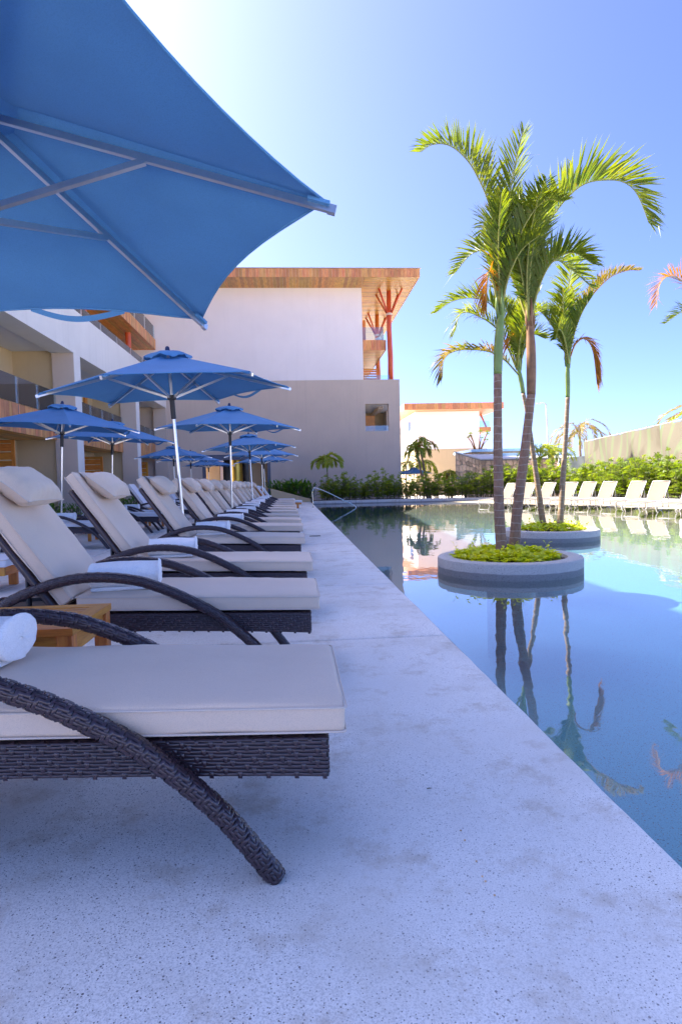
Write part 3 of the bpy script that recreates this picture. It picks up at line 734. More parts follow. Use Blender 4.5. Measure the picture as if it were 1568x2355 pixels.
LW = .64                                              # lounger width
def z_top(x): return .352 + .034*min(1, -x/1.0) + .012*max(0, min(1, (-x-1.0)))
def z_bot(x): return .238 + .052*min(1, (-x/.9)**.8 if x < 0 else 0) 
ARM = [(-.195,-.002),(-.223,.037),(-.28,.115),(-.337,.187),(-.422,.272),(-.534,.367),(-.645,.436),(-.755,.495),(-.86,.540),(-.95,.570),(-1.10,.592),(-1.254,.590),(-1.41,.557),(-1.57,.495),(-1.70,.415),(-1.82,.31),(-1.92,.18),(-1.985,.06),(-2.005,-.002)]
def arm_mesh():
    core = even(spline([(x,0,z) for x,z in ARM], 80), 80); mb = MB()
    mb.tube(core, .0225, 10); return core
def arm_meshes():
    core = even(spline([(x,0,z) for x,z in ARM], 120), 120)
    c = MB().tube(core, .0228, 10).mesh('arm', M['wicker_core'], 180)
    fr = frames(core); L = sum((b-a).length for a, b in zip(core, core[1:])); r = .0240; C = 2*math.pi*r
    def f(u, v, w):
        t = max(0, min(1, u/L))*120; k = min(119, int(t)); t -= k
        p = core[k].lerp(core[k+1], t); a = fr[k][0].lerp(fr[k+1][0], t); b = fr[k][1].lerp(fr[k+1][1], t)
        ang = v/r; rr = r+w; ca, sa = math.cos(ang), math.sin(ang)
        q = 1.0/max(abs(ca), abs(sa)); q = 1+(q-1)*.45            # slightly squared section
        return p + (a*ca+b*sa)*rr*q
    mb = MB(); nu = int(L/.0125); weave(mb, f, L, C, nu, 16, lambda i, j: ((i + (j if j < 8 else 16-j)) % 4) < 2, .0036, .82, .82)
    return c, mb.mesh('weave', M['wicker'], 180)
def frame_meshes():
    core = MB(); L0, L1 = -.05, -1.93
    xs = [L0+(L1-L0)*i/16 for i in range(17)]
    for y0, y1 in ((.018,.055),(LW-.055,LW-.018)):
        vs = []; fs = []
        for x in xs: vs += [(x,y0,z_bot(x)),(x,y1,z_bot(x)),(x,y1,z_top(x)),(x,y0,z_top(x))]
        for i in range(16):
            for k in range(4): fs.append((i*4+k, (i+1)*4+k, (i+1)*4+(k+1) % 4, i*4+(k+1) % 4))
        fs += [(0,1,2,3),(67,66,65,64)]; core.add(vs, fs)
    core.box(-.09,.056,z_bot(-.05)+.002,-.052,LW-.056,z_top(-.05)-.002)
    vs = []; fs = []
    for i, x in enumerate(xs): vs += [(x-.045 if i == 0 else x,.056,z_top(x)-.02),(x-.045 if i == 0 else x,LW-.056,z_top(x)-.02)]
    for i in range(16): fs.append((2*i,2*i+1,2*i+3,2*i+2))
    core.add(vs, fs); core.box(-1.93,.056,.29,-1.89,LW-.056,.38)
    wv = MB(); L = L0-L1
    def side(sgn):
        y = .0175 if sgn < 0 else LW-.0175
        def f(u, v, w):
            x = L0-u; zb, zt = z_bot(x), z_top(x); H = .112
            if v <= H: return Vector((x, y+sgn*w, zb+(zt-zb)*v/H))
            return Vector((x, y-sgn*(v-H), zt+w))
        return f
    for s in (-1, 1): weave(wv, side(s), L, .15, 98, 13, lambda i, j: (i+2*(j % 2)+j//2) % 4 != 0, .0046, .80, .62, 1.35, .55)
    def end(u, v, w): return Vector((L0+.001+w, .018+u, z_bot(L0)+v)) if v < .113 else Vector((L0-(v-.113), .018+u, z_top(L0)+.001+w))
    weave(wv, end, LW-.036, .15, 32, 15, lambda i, j: (i+(j if i < 16 else -j)) % 4 > 1, .0030)
    return core.mesh('frame', M['wicker_core']), wv.mesh('weave', M['wicker'], 180)
BU = Vector((-.581,0,.814)); BN = Vector((.814,0,.581)); B0 = Vector((-1.285,0,.486))
def wrapped(mb, p, q, r, pitch=.0105):
    p, q = Vector(p), Vector(q); n = int((q-p).length/pitch); pts = []; rr = []
    for i in range(n):
        for s, k in ((0,.90),(.5,1.0)): pts.append(p.lerp(q, (i+s)/n)); rr.append(r*k)
    mb.tube(pts, rr, 8)
def cushion_mesh(L, th, mat, seed, ends):
    # lies along local x (length), y (width); soft canvas box with wrinkles
    def fn(p):
        q = Vector(p); t = (q.x/L*2); e = min(1, (1-abs(t))*6); ey = min(1, (1-abs(q.y)/(LW/2))*6)
        if p.z > 0: q.z += .010*max(0,e)**.5*max(0,ey)**.5 if e > 0 and ey > 0 else 0
        q.z += .0060*noise.noise(Vector((q.x*3.4+seed, q.y*5, 0))) + .0030*noise.noise(Vector((q.x*16, q.y*14+seed, 2)))
        q.y += .004*noise.noise(Vector((q.x*4, seed, 5)))*(1 if q.y > 0 else -1); return q
    return MB().rbox((0,0,0), (L/2, LW/2, th/2), .016, 3, fn, 26, 14).mesh('cushion', mat, 180), None
def piping_mesh(L, th, z, mat, seed):
    pts = []; hx, hy, r = L/2+.003, LW/2+.003, .014
    for cx, cy, a0 in ((hx-r,hy-r,0),(-hx+r,hy-r,90),(-hx+r,-hy+r,180),(hx-r,-hy+r,270)):
        for k in range(5): a = R(a0+22.5*k); pts.append((cx+r*math.cos(a), cy+r*math.sin(a), z))
    pts.append(pts[0]); return MB().tube(pts, .0032, 6, False).mesh('piping', mat, 180)
def pillow_meshes(mat, seed):
    # x: thickness direction up, built in local frame: y width, x height, z thickness
    hw, hh, th = .245, .138, .080; n = 28; m = 20
    def pt(i, j, s):
        u = -1+2*i/n; v = -1+2*j/m
        pin = .075
        y = hw*u*(1-pin*(1-v*v)*abs(u)) ; x = hh*v*(1-pin*1.3*(1-u*u)*abs(v))
        t = max(0, (1-u**4))**.62*max(0, (1-v**4))**.62
        wr = .010*(abs(v)**3)*math.sin(u*22+seed)*(1-u*u) + .007*(abs(u)**3)*math.sin(v*13+seed)*(1-v*v)
        return Vector((x, y, s*(th*t) + wr*t**.5 + .006*noise.noise(Vector((u*2,v*2,seed)))*t))
    vs = []; fs = []
    for s in (1, -1):
        o = len(vs)
        for i in range(n+1):
            for j in range(m+1): vs.append(pt(i,j,s))
        for i in range(n):
            for j in range(m):
                q = (o+i*(m+1)+j, o+(i+1)*(m+1)+j, o+(i+1)*(m+1)+j+1, o+i*(m+1)+j+1); fs.append(q if s < 0 else q[::-1])
    mb = MB().add(vs, fs); seam = [pt(i,0,1) for i in range(n)]+[pt(n,j,1) for j in range(m)]+[pt(n-i,m,1) for i in range(n)]+[pt(0,m-j,1) for j in range(m+1)]
    return mb.mesh('pillow', mat, 180), MB().tube(seam, .0035, 6, False).mesh('seam', M['piping'], 180)
def basis(o, x, y, z, loc):
    m = Matrix((x, y, z)).transposed().to_4x4(); m.translation = loc; o.matrix_local = m

arm_core, arm_weave = arm_meshes(); fr_core, fr_weave = frame_meshes()
seat_L = 1.275; th = .078
CUSH = {}
for key, mat in (('beige', M['cushion']), ('pale', M['cushion_grey'])):
    CUSH[key] = [(cushion_mesh(seat_L, th, mat, s*3.7, 0)[0], cushion_mesh(.86, th, mat, s*9.1+2, 0)[0], pillow_meshes(mat, s*2.3)) for s in range(3)]
pip_seat = [piping_mesh(seat_L, th, z, M['piping'], 0) for z in (.033,-.033)]; pip_back = [piping_mesh(.86, th, z, M['piping'], 0) for z in (.033,-.033)]
def strap_mesh(mat):
    # flap of canvas from the pillow over the top edge of the back cushion and down behind it
    prof = [(.655,.006),(.74,.007),(.80,.008),(.838,.008),(.862,-.004),(.868,-.03),(.866,-.06),(.850,-.086),(.76,-.09),(.70,-.088)]
    vs = []; fs = []
    for w, (s, h) in enumerate(prof):
        for k in range(7):
            y = .12+.40*k/6; hh = h+.004*noise.noise(Vector((s*9, y*9, 1))); vs.append(B0+BU*s+BN*(hh+.003)+Vector((0,y,0)))
    for a in range(len(prof)-1):
        for k in range(6): fs.append((a*7+k, a*7+k+1, (a+1)*7+k+1, (a+1)*7+k))
    return MB().add(vs, fs).mesh('strap', mat, 180)
strap = {k: strap_mesh(M['cushion' if k == 'beige' else 'cushion_grey']) for k in CUSH}
bf = MB()
for y in (.035, LW-.035): wrapped(bf, B0+BU*-.10-BN*.125+Vector((0,y,0)), B0+BU*.76-BN*.112+Vector((0,y,0)), .026)
wrapped(bf, B0+BU*.75-BN*.112+Vector((0,.03,0)), B0+BU*.75-BN*.112+Vector((0,LW-.03,0)), .024)
wrapped(bf, B0+BU*.0-BN*.125+Vector((0,.03,0)), B0+BU*.0-BN*.125+Vector((0,LW-.03,0)), .024)
for i in range(9): bf.bar(B0+BU*(.08+.075*i)-BN*.108+Vector((0,.04,0)), B0+BU*(.08+.075*i)-BN*.108+Vector((0,LW-.04,0)), .05, .006, BN)
bf_me = bf.mesh('backrest_frame', M['wicker'], 60)
sp_me = MB().tube([(-1.54,0,.645),(-1.54,0,.40),(-1.53,0,.365),(-1.49,0,.36),(-1.30,0,.37)], .014, 6).mesh('support_strut', M['dark'], 60)

def lounger(name, loc, label, key='beige', v=0, pillow=True, group=None, rz=0, tilt=0):
    e = empty(name, loc, rz, label, 'sun lounger', group)
    s, b, (pl, seam) = CUSH[key][v % 3]
    f = inst('frame', fr_core, e); w_ = inst('weave', fr_weave, f); w_['kind'] = 'stuff'
    for y in (-.034, LW+.034):
        a = inst('arm', arm_core, e, (0,y,0)); w_ = inst('weave', arm_weave, a); w_['kind'] = 'stuff'
    inst('backrest_frame', bf_me, e); 
    for y in (.075, LW-.075): inst('support_strut', sp_me, e, (0,y,0))
    c = inst('seat_cushion', s, e, (-seat_L/2, LW/2, .4305), (0, R(2.05), 0))
    for p in pip_seat: inst('piping', p, c)
    c2 = inst('back_cushion', b, e); basis(c2, BU, Vector((0,1,0)), BU.cross(Vector((0,1,0))), B0+BU*.43-BN*.042+Vector((0,LW/2,0)))
    for p in pip_back: inst('piping', p, c2)
    if pillow:
        q = inst('pillow', pl, e); up = (BU*.96-BN*.28).normalized()
        basis(q, up, Vector((0,1,0)), up.cross(Vector((0,1,0))), Vector((-1.615,LW/2+rnd.uniform(-.03,.03),1.078)))
        inst('seam', seam, q); inst('strap', strap[key], e)
    return e

# rolled towel: a spiral of terry cloth, with a loose lower layer
def towel_mesh(seed, L=.36):
    rr = random.Random(seed); turns = 2.6; n = 64; t = .0155; vs = []; fs = []; m = 22
    def r_in(k): return .014 + (.074-.014)*k/n
    for i in range(m+1):
        x = -L/2+L*i/m; sag = 1-.05*math.cos(math.pi*2*i/m)
        for k in range(n+1):
            a = 2*math.pi*turns*k/n + 1.2; r = r_in(k)*sag
            e = .0035*noise.noise(Vector((x*14+seed, a*2.2, seed)))*(k/n) + .003*noise.noise(Vector((x*5, a*.9, seed*3)))
            c4 = (math.cos(a)**4+math.sin(a)**4)**-.25; rq = 1+(c4-1)*.35*k/n
            ex = .010*math.sin(k*.5+seed)*(1 if i == m else -1 if i == 0 else 0)*.5
            for d in (0, t):
                rad = (r+d+e)*rq; vs.append(Vector((x+ex, math.cos(a)*rad*1.2*(1+.10*math.cos(a)**2), math.sin(a)*rad*.84+.072)))
    w = 2*(n+1)
    for i in range(m):
        for k in range(n):
            for d in (0, 1):
                q = (i*w+2*k+d, i*w+2*k+2+d, (i+1)*w+2*k+2+d, (i+1)*w+2*k+d); fs.append(q if d == 0 else q[::-1])
        for k in (0, n): fs.append((i*w+2*k, i*w+2*k+1, (i+1)*w+2*k+1, (i+1)*w+2*k))
    for i in (0, m):
        for k in range(n):
            q = (i*w+2*k, i*w+2*k+1, i*w+2*k+3, i*w+2*k+2); fs.append(q)
    mb = MB().add(vs, fs)                       # right end: the folded edge hides the spiral
    rc = r_in(n)+t*.8; cap = []; m2 = 6
    for a in range(m2+1):
        f = max(.02, math.cos(math.pi/2*a/m2)**.45); xo = .014*math.sin(math.pi/2*a/m2)
        for k in range(24):
            an = 2*math.pi*k/24; e = .007*noise.noise(Vector((math.cos(an)*3+seed, math.sin(an)*3, a*.5))); rs_ = 1+((math.cos(an)**4+math.sin(an)**4)**-.25-1)*.35; cap.append(Vector((L/2-.004+xo+e, math.cos(an)*rc*f*rs_*1.2*(1+.10*math.cos(an)**2), math.sin(an)*rc*f*rs_*.84+.072)))
    mb.add(cap, [(a*24+k, (a+1)*24+k, (a+1)*24+(k+1) % 24, a*24+(k+1) % 24) for a in range(m2) for k in range(24)])
    return mb.mesh('towel', M['towel'], 60)
TOW = [towel_mesh(s) for s in (1, 5, 9)]
flap = MB().rbox((0,0,.010), (.165,.058,.010), .008, 3, lambda p: p+Vector((0,0,.003*noise.noise(p*18))), 10, 4).mesh('towel_fold', M['towel'], 180)
def seat_z(x): return .4305+.039+.010 - (x+seat_L/2)*math.tan(R(2.05))
ORD = ['nearest','second','third','fourth','fifth','sixth','seventh','eighth','ninth','tenth','eleventh','twelfth','thirteenth','fourteenth']
FX = .124
Y_FRONT = [1.63, 3.27, 4.76, 6.94, 8.82, 10.42, 11.88, 13.65, 15.25, 16.85, 18.45, 20.3, 21.85, 23.9]
for i, y in enumerate(Y_FRONT):
    x = FX + [0,0,.012,-.006,0,0,-.01,-.025,-.06,-.05,-.07,-.08,-.08,-.07][i]
    lounger('wicker_lounger', (x,y,0), '%s dark wicker lounger with beige cushion and pillow in the poolside row' % (ORD[i] if i == 0 else ORD[i]+' from the camera,'), 'beige', i, True, 'wicker loungers along the pool edge', R(rnd.uniform(-.7,.7)) if i > 1 else 0)
    tx, ty = (-1.08, .20) if i else (-1.20, .40); tx += rnd.uniform(-.03,.03)
    t = empty('rolled_towel', (x+tx, y+ty, seat_z(tx)+.002), R([4, 9, 6, -3, 5][i % 5] if i else -6), 'rolled white towel on the %s lounger of the poolside row' % ORD[i], 'towel', 'rolled towels on the poolside loungers')
    inst('towel_roll', TOW[i % 3], t, (0,0,.012)); inst('towel_fold', flap, t, (-.01,-.035,0))
# second row, nearer the building
for i, (y, key, pil, lab) in enumerate([(11.0,'pale',True,'wicker lounger of the second row seen behind the second and third poolside loungers'),
        (14.55,'pale',False,'nearer of the two pillowless wicker loungers with pale cushions in the second row'),
        (15.75,'pale',False,'farther of the two pillowless wicker loungers with pale cushions in the second row'),
        (18.6,'pale',False,'wicker lounger in the second row just beyond the pillowless pair'), (20.3,'pale',False,'second wicker lounger in the second row beyond the pillowless pair'),
        (23.4,'pale',True,'wicker lounger at the far end of the second row')]):
    x = -3.08+rnd.uniform(-.03,.03); lounger('wicker_lounger', (x,y,0), lab, key, i, pil, 'wicker loungers of the second row')
    t = empty('rolled_towel', (x-1.02, y+.22, seat_z(-1.02)+.002), R(rnd.uniform(-6,8)), 'rolled white towel on '+['the second row lounger behind the second poolside one','the nearer pillowless lounger','the farther pillowless lounger','the lounger just beyond the pillowless pair','the second lounger beyond the pillowless pair','the farthest lounger of the second row'][i], 'towel', 'rolled towels of the second row')
    inst('towel_roll', TOW[i % 3], t, (0,0,.012)); inst('towel_fold', flap, t, (-.01,-.035,0))

# teak loungers with thick pale cushions
def teak_lounger(loc, label, tilt=True, rz=0):
    e = empty('teak_lounger', loc, rz, label, 'sun lounger', 'teak loungers'); L = 1.95
    for y in (.03, LW-.07): MB().rbox((-L/2,y+.02,.215), (L/2,.02,.045), .006, 2).build('side_rail', M['teak_x'], e, 40)
    MB().rbox((-.02,LW/2,.215), (.02,LW/2-.05,.045), .006, 2).build('end_rail', M['teak_y'], e, 40)
    for x in (-.16, -1.75):
        for y in (.05, LW-.05): MB().rbox((x,y,.085), (.045,.03,.085), .006, 2).build('leg', M['teak_z'], e, 40)
    me = MB().rbox((0,0,0), (.035,LW/2-.06,.009), .004, 2).mesh('slat', M['teak_y'], 40)
    for k in range(14): inst('slat', me, e, (-.10-.085*k, LW/2, .252))
    s, b, _ = CUSH['pale'][0]; c = inst('seat_cushion', s, e, (-seat_L/2+.03,LW/2,.305)); inst('piping', pip_seat[0], c)
    c2 = inst('back_cushion', b, e); basis(c2, BU, Vector((0,1,0)), BU.cross(Vector((0,1,0))), Vector((-1.20,0,.335))+BU*.43-BN*.042+Vector((0,LW/2,0)))
    for y in (.1, LW-.1): MB().bar((-1.30,y,.25), Vector((-1.30,y,.25))+BU*.8, .04, .03).build('back_rail', M['teak_z'], e)
    MB().bar((-1.62,LW/2,.24), (-1.60,LW/2,.62), .04, .03).build('prop', M['teak_z'], e)
    return e
teak_lounger((.34,26.6,0), 'teak lounger with thick pale cushion jutting out at the far end of the poolside row')
teak_lounger((.05,28.4,0), 'teak lounger second from the far end of the poolside row'); teak_lounger((.02,30.1,0), 'farthest teak lounger beside the sloping retaining wall')
teak_lounger((-3.02,6.55,0), 'teak lounger of the second row cut off by the left edge of the photo')

# slatted teak side tables
def teak_table(loc, label, s=.52, h=.50):
    e = empty('teak_table', loc, 0, label, 'side table', 'teak side tables'); H = s/2
    for x in (-1,1):
        for y in (-1,1): MB().rbox((x*(H-.035),y*(H-.035),(h-.03)/2), (.03,.03,(h-.03)/2), .004, 2).build('leg', M['teak_z'], e, 40)
    for y in (-1,1): MB().rbox((0,y*(H-.03),h-.075), (H-.07,.011,.04), .003, 2).build('apron', M['teak_x'], e, 40)
    for x in (-1,1): MB().rbox((x*(H-.03),0,h-.075), (.011,H-.07,.04), .003, 2).build('apron', M['teak_y'], e, 40)
    w = .075
    def mitre(a, b, ia, ib, mat):
        vs = [(*a,h-.03),(*b,h-.03),(*ib,h-.03),(*ia,h-.03),(*a,h),(*b,h),(*ib,h),(*ia,h)]
        MB().add(vs, [(3,2,1,0),(4,5,6,7),(0,1,5,4),(1,2,6,5),(2,3,7,6),(3,0,4,7)]).build('top_frame', mat, e)
    g = .001; K = H-w
    mitre((-H,-H),(H,-H),(-K,-K),(K,-K),M['teak_x']); mitre((H,H),(-H,H),(K,K),(-K,K),M['teak_x'])
    mitre((H,-H+.002),(H,H-.002),(K,-K+.002),(K,K-.002),M['teak_y']); mitre((-H,H-.002),(-H,-H+.002),(-K,K-.002),(-K,-K+.002),M['teak_y'])
    n = 7; pt = 2*K/n; me = MB().rbox((0,0,0), (K-.002,pt/2-.004,.010), .002, 2).mesh('slat', M['teak_x'], 40)
    for i in range(n): inst('slat', me, e, (0,-K+pt*(i+.5),h-.012))
    return e
teak_table((-1.15,2.74,0), 'slatted teak side table between the nearest and second poolside loungers')
teak_table((-1.07,8.17,0), 'slatted teak side table between the fourth and fifth poolside loungers', .44)
teak_table((-3.9,12.9,0), 'slatted teak side table of the second row beside the pillowless loungers')
teak_table((-3.75,17.0,0), 'slatted teak side table behind the pillowless loungers of the second row')
# ---------------------------------------------------------------- parasols
UR, UZE, UZF = 1.474, 2.242, 2.757               # rib radius, rim height, finial top
def corner(k, r=UR, z=UZE): a = k*math.pi/3; return Vector((r*math.cos(a), r*math.sin(a), z))
APEX = Vector((0,0,2.665))
def canopy_panel():
    # one sixth of the canopy between ribs 0 and 1, cut at the vent, rim hollowed between the ribs
    A, B = corner(0), corner(1); n = 12; m = 10; vs = []; fs = []
    for i in range(n+1):
        t = .125+.875*i/n; t = min(t, .992)
        for j in range(m+1):
            u = j/m; p = APEX.lerp(A, t).lerp(APEX.lerp(B, t), u)
            hollow = 4*u*(1-u); rim = APEX.lerp(A.lerp(B, u), 1)
            d = (rim-APEX); p = APEX + (p-APEX)*(1-.066*hollow*t*t)
            p.z += -.018*hollow*math.sin(math.pi*t) + .012*abs(2*u-1)**6
            vs.append(p)
    for i in range(n):
        for j in range(m): fs.append((i*(m+1)+j, (i+1)*(m+1)+j, (i+1)*(m+1)+j+1, i*(m+1)+j+1))
    return MB().add(vs, fs).mesh('canopy_panel', M['canopy'], 180), vs[n*(m+1):]
pan_me, rim = canopy_panel()
hem_me = MB().tube([p+Vector((0,0,-.004)) for p in rim], .006, 6).mesh('hem', M['canopy'], 180)
def vent_mesh():
    vs = []; fs = []; n = 48
    prof = [(.02,2.712),(.12,2.704),(.20,2.684),(.265,2.650),(.272,2.622)]
    for i, (r, z) in enumerate(prof):
        for k in range(n):
            a = 2*math.pi*k/n; hexr = r*math.cos(math.pi/6)/math.cos(((a % (math.pi/3))-math.pi/6))*1.08
            wav = .016*math.sin(a*6+.7)*(i/4)**2 + .009*math.sin(a*17)*(i/4)**2
            vs.append((hexr*math.cos(a), hexr*math.sin(a), z+wav))
    for i in range(len(prof)-1):
        for k in range(n): fs.append((i*n+k, (i+1)*n+k, (i+1)*n+(k+1) % n, i*n+(k+1) % n))
    return MB().add(vs, fs).mesh('vent_cap', M['canopy'], 180)
vent_me = vent_mesh()
fin_me = MB().lathe([(0,2.70),(.034,2.70),(.036,2.715),(.028,2.735),(.026,2.755),(.018,2.77),(0,2.777)], 14).mesh('finial', M['blue_plastic'], 60)
pole_me = MB().lathe([(0,0.04),(.0195,.04),(.0195,2.66),(0,2.66)], 16).mesh('pole', M['alu'], 40)
hub_me = MB().lathe([(0,2.555),(.05,2.555),(.055,2.60),(.03,2.63),(0,2.64)], 14).mesh('hub', M['dark'], 40)
RUNZ = 2.15
run_me = MB().lathe([(.02,RUNZ-.26),(.030,RUNZ-.255),(.031,RUNZ-.03),(.055,RUNZ-.02),(.055,RUNZ+.03),(.02,RUNZ+.035)], 14).mesh('runner', M['dark'], 40)
base_me = MB().lathe([(0,0),(.26,0),(.26,.025),(.22,.05),(.06,.062),(.045,.07),(.04,.26),(.0,.26)], 28).mesh('base', M['alu'], 40)
ra = APEX+Vector((.05,0,-.085)); rb = corner(0)+Vector((.012,0,-.024)); rdir = (rb-ra).normalized()
rib_me = MB().bar(ra, rb, .020, .030).mesh('rib', M['alu']); tip_me = MB().bar(rb-rdir*.012, rb+rdir*.022, .026, .036).mesh('rib_tip', M['alu'])
sm = ra.lerp(rb, .46)
strut_me = MB().bar((.05,0,RUNZ+.005), sm+Vector((0,0,-.012)), .022, .026).mesh('strut', M['alu'])
pkt_me = MB().bar(rb-rdir*.10+Vector((0,0,.012)), rb-rdir*.005+Vector((0,0,.012)), .06, .016).mesh('rib_pocket', M['canopy'])
def parasol(x, y, label, ang=0, tx=0, ty=0, group='blue parasols between the loungers', z=0, band=3, size=1.0):
    e = empty('blue_parasol', (x,y,z), 0, label, 'parasol', group)
    up = Vector((tx,ty,1)).normalized(); q = Vector((0,0,1)).rotation_difference(up)
    e.rotation_mode = 'QUATERNION'; e.rotation_quaternion = q @ Quaternion((0,0,1), ang)
    e.scale = (size,size,size)
    inst('base', base_me, e, (0,0,.0)); inst('pole', pole_me, e); inst('hub', hub_me, e); inst('runner', run_me, e)
    inst('finial', fin_me, e); inst('vent_cap', vent_me, e)
    for k in range(6):
        a = (0,0,k*math.pi/3); p = inst('canopy_panel', pan_me, e, (0,0,0), a); inst('hem', hem_me, p)
        r_ = inst('rib', rib_me, e, (0,0,0), a); inst('rib_tip', tip_me, r_); inst('rib_pocket', pkt_me, r_)
        inst('strut', strut_me, e, (0,0,0), a)
    if band is not None:      # tie band hanging in a loop from the rim
        c = band; A, B = corner(c), corner(c+1); pts = []
        for i in range(17):
            u = .30+.40*i/16; h = 4*u*(1-u); p = APEX+(A.lerp(B, u)-APEX)*(1-.066*h); p = p+Vector((0,0,.004-.07*math.sin(math.pi*i/16))); pts.append(p)
        vs = []; fs = []; out = Vector((math.cos((c+.5)*math.pi/3), math.sin((c+.5)*math.pi/3), 0))
        for p in pts: vs += [p+Vector((0,0,.014))-out*.01, p+Vector((0,0,-.014))+out*.01]
        for i in range(16): fs.append((2*i,2*i+1,2*i+3,2*i+2))
        MB().add(vs, fs).build('tie_band', M['canopy'], e, 180)
    return e
parasol(-1.46, 2.50, 'huge foreground blue parasol seen from below at upper left', -.022, .038, .138, size=1.06, band=1)
parasol(-1.347, 7.75, 'fully visible blue parasol with leaning silver pole behind the fourth poolside lounger', 3.395, -.048, -.03)
parasol(-1.30, 13.0, 'second complete blue parasol along the poolside row, in front of the taupe wall', 3.35, .01, -.03)
parasol(-1.30, 20.0, 'third complete blue parasol along the poolside row, leaning left', 3.25, -.035, .02)
parasol(-1.25, 25.3, 'fourth complete blue parasol of the poolside row near the hedge', 3.30, .0, -.02)
parasol(-1.42, 31.8, 'farthest blue parasol of the poolside row beside the retaining wall', 3.2, -.03, 0)
parasol(-4.55, 12.3, 'nearest blue parasol of the second row, cut by the left edge', 3.05, .06, -.02)
parasol(-4.50, 15.5, 'blue parasol of the second row half hidden behind the nearest one', 3.3, .05, -.02)
parasol(-4.74, 25.0, 'blue parasol of the second row behind the tall leaning pole', 3.25, 0, 0)
parasol(-4.72, 28.9, 'blue parasol of the second row overlapped by its nearer neighbour', 3.3, .01, -.02)
parasol(-4.88, 36.2, 'farthest blue parasol of the second row in front of the entrance', 3.2, 0, 0)
parasol(9.1, 45.6, 'larger blue parasol beyond the hedge under the leaning twin palm', 3.3, 0, 0, 'blue parasols beyond the hedge', GZ)
parasol(8.2, 49.0, 'smaller blue parasol beyond the hedge at the corner of the taupe wall', 3.2, 0, 0, 'blue parasols beyond the hedge', GZ)

# ---------------------------------------------------------------- steel handrail at the pool edge
hr = empty('pool_handrail', (.85,27.2,0), 0, 'bent stainless steel handrail leading into the pool', 'handrail')
pts = spline([(0,0,0),(0.0,0,.30),(-.01,0,.66),(.02,0,.80),(.10,0,.865),(.22,0,.85),(.6,-.02,.69),(1.2,-.05,.38),(1.72,-.07,.11),(1.90,-.08,-.02),(1.93,-.08,-.30),(1.93,-.08,-1.0)], 90)
MB().tube(pts, .022, 10).build('rail', M['steel'], hr, 180)
MB().lathe([(0,.001),(.05,.001),(.05,.012),(.03,.02),(0,.02)], 16).build('flange', M['steel'], hr, 40)
tag(MB().box(.30,12.2,.001,.52,12.34,.007).build('drain_cover', M['dark']), 'small dark drain cover set in the pale deck', 'drain cover')

# debris on the deck
for i, (x, y) in enumerate([(.470,1.75),(.468,1.70),(.472,1.60),(.468,1.535),(.470,1.515),(.476,1.46)]):
    tag(MB().rbox((0,0,.003), (.003,.0024,.002), .0016, 2).build('pebble', M['stone'], None, 180, (x,y,0)), 'tiny brown pebble in the short trail on the near deck', 'pebble', 'brown pebbles on the near deck')
tag(MB().tube([(0,0,.0025),(.008,.001,.003),(.016,.0,.0025)], [.0016,.002,.001], 6).build('twig', M['stem'], None, 180, (.425,2.01,0)), 'tiny dark twig lying on the pale deck near the camera', 'twig')
# ---------------------------------------------------------------- palms
def frond_mesh(cp, L, seed, pairs=60, nb=.62, sb=.42, fwd=.62, start=.14, wid=.023, droop=.10, ragged=.15):
    """pinnate leaf: rachis through control points cp, leaflets swept up in a V; returns (leaf MB, rachis MB)"""
    rr = random.Random(seed); pts = even(spline(cp, 80), 80); leaf = MB()
    h = pts[-1]-pts[0]; h.z = 0
    if h.length < .15: h = pts[40]-pts[0]; h.z = 0
    h = h.normalized() if h.length > 1e-3 else Vector((1,0,0)); zz = Vector((0,0,1))
    for k in range(pairs):
        t = start+(1-start)*(k+.5)/pairs; i = min(78, int(t*80)); p = pts[i].lerp(pts[i+1], t*80-i); T = (pts[min(80,i+2)]-pts[max(0,i-2)]).normalized()
        th, tz = T.dot(h), T.z; N = (h*(-tz)+zz*th); N = N-T*N.dot(T)
        N = N.normalized() if N.length > .05 else zz; S = T.cross(N)
        prof = min(1, .45+2.2*(t-start))*min(1, .30+2.1*(1-t))
        for s in (-1, 1):
            if rr.random() < ragged*.25: continue
            ln = L*prof*rr.uniform(1-ragged, 1+ragged*.5); f = fwd+.35*t
            d = (T*f*rr.uniform(.85,1.2)+N*nb*rr.uniform(.7,1.3)+S*(s*sb*rr.uniform(.7,1.3))+Vector((rr.uniform(-.06,.06),rr.uniform(-.06,.06),rr.uniform(-.06,.06)))).normalized()
            wd = T-d*T.dot(d); wd = (wd.normalized()+S*rr.uniform(-.4,.4)+N*rr.uniform(-.25,.25)).normalized(); w = wid*rr.uniform(.75,1.15)*(.6+.4*prof)
            dr = droop*rr.uniform(.3,1.8); pr = []
            for u, ww in ((0,.35),(.28,1),(.62,.8),(1,0)):
                q = p+d*(ln*u)+Vector((0,0,-dr*ln*u*u*1.6))
                if rr.random() < .06*ragged/.15 and u == 1: q += Vector((rr.uniform(-.1,.1),rr.uniform(-.1,.1),-.12))*L*2
                pr.append((q-wd*(w*ww/2), q+wd*(w*ww/2)))
            leaf.add([pr[0][0],pr[0][1],pr[1][0],pr[1][1],pr[2][0],pr[2][1],pr[3][0]], [(0,1,3,2),(2,3,5,4),(4,5,6)])
    n = len(pts); rad = [.017*(1-.82*i/(n-1)) for i in range(n)]
    return leaf, MB().tube(pts[::2], rad[::2], 6)
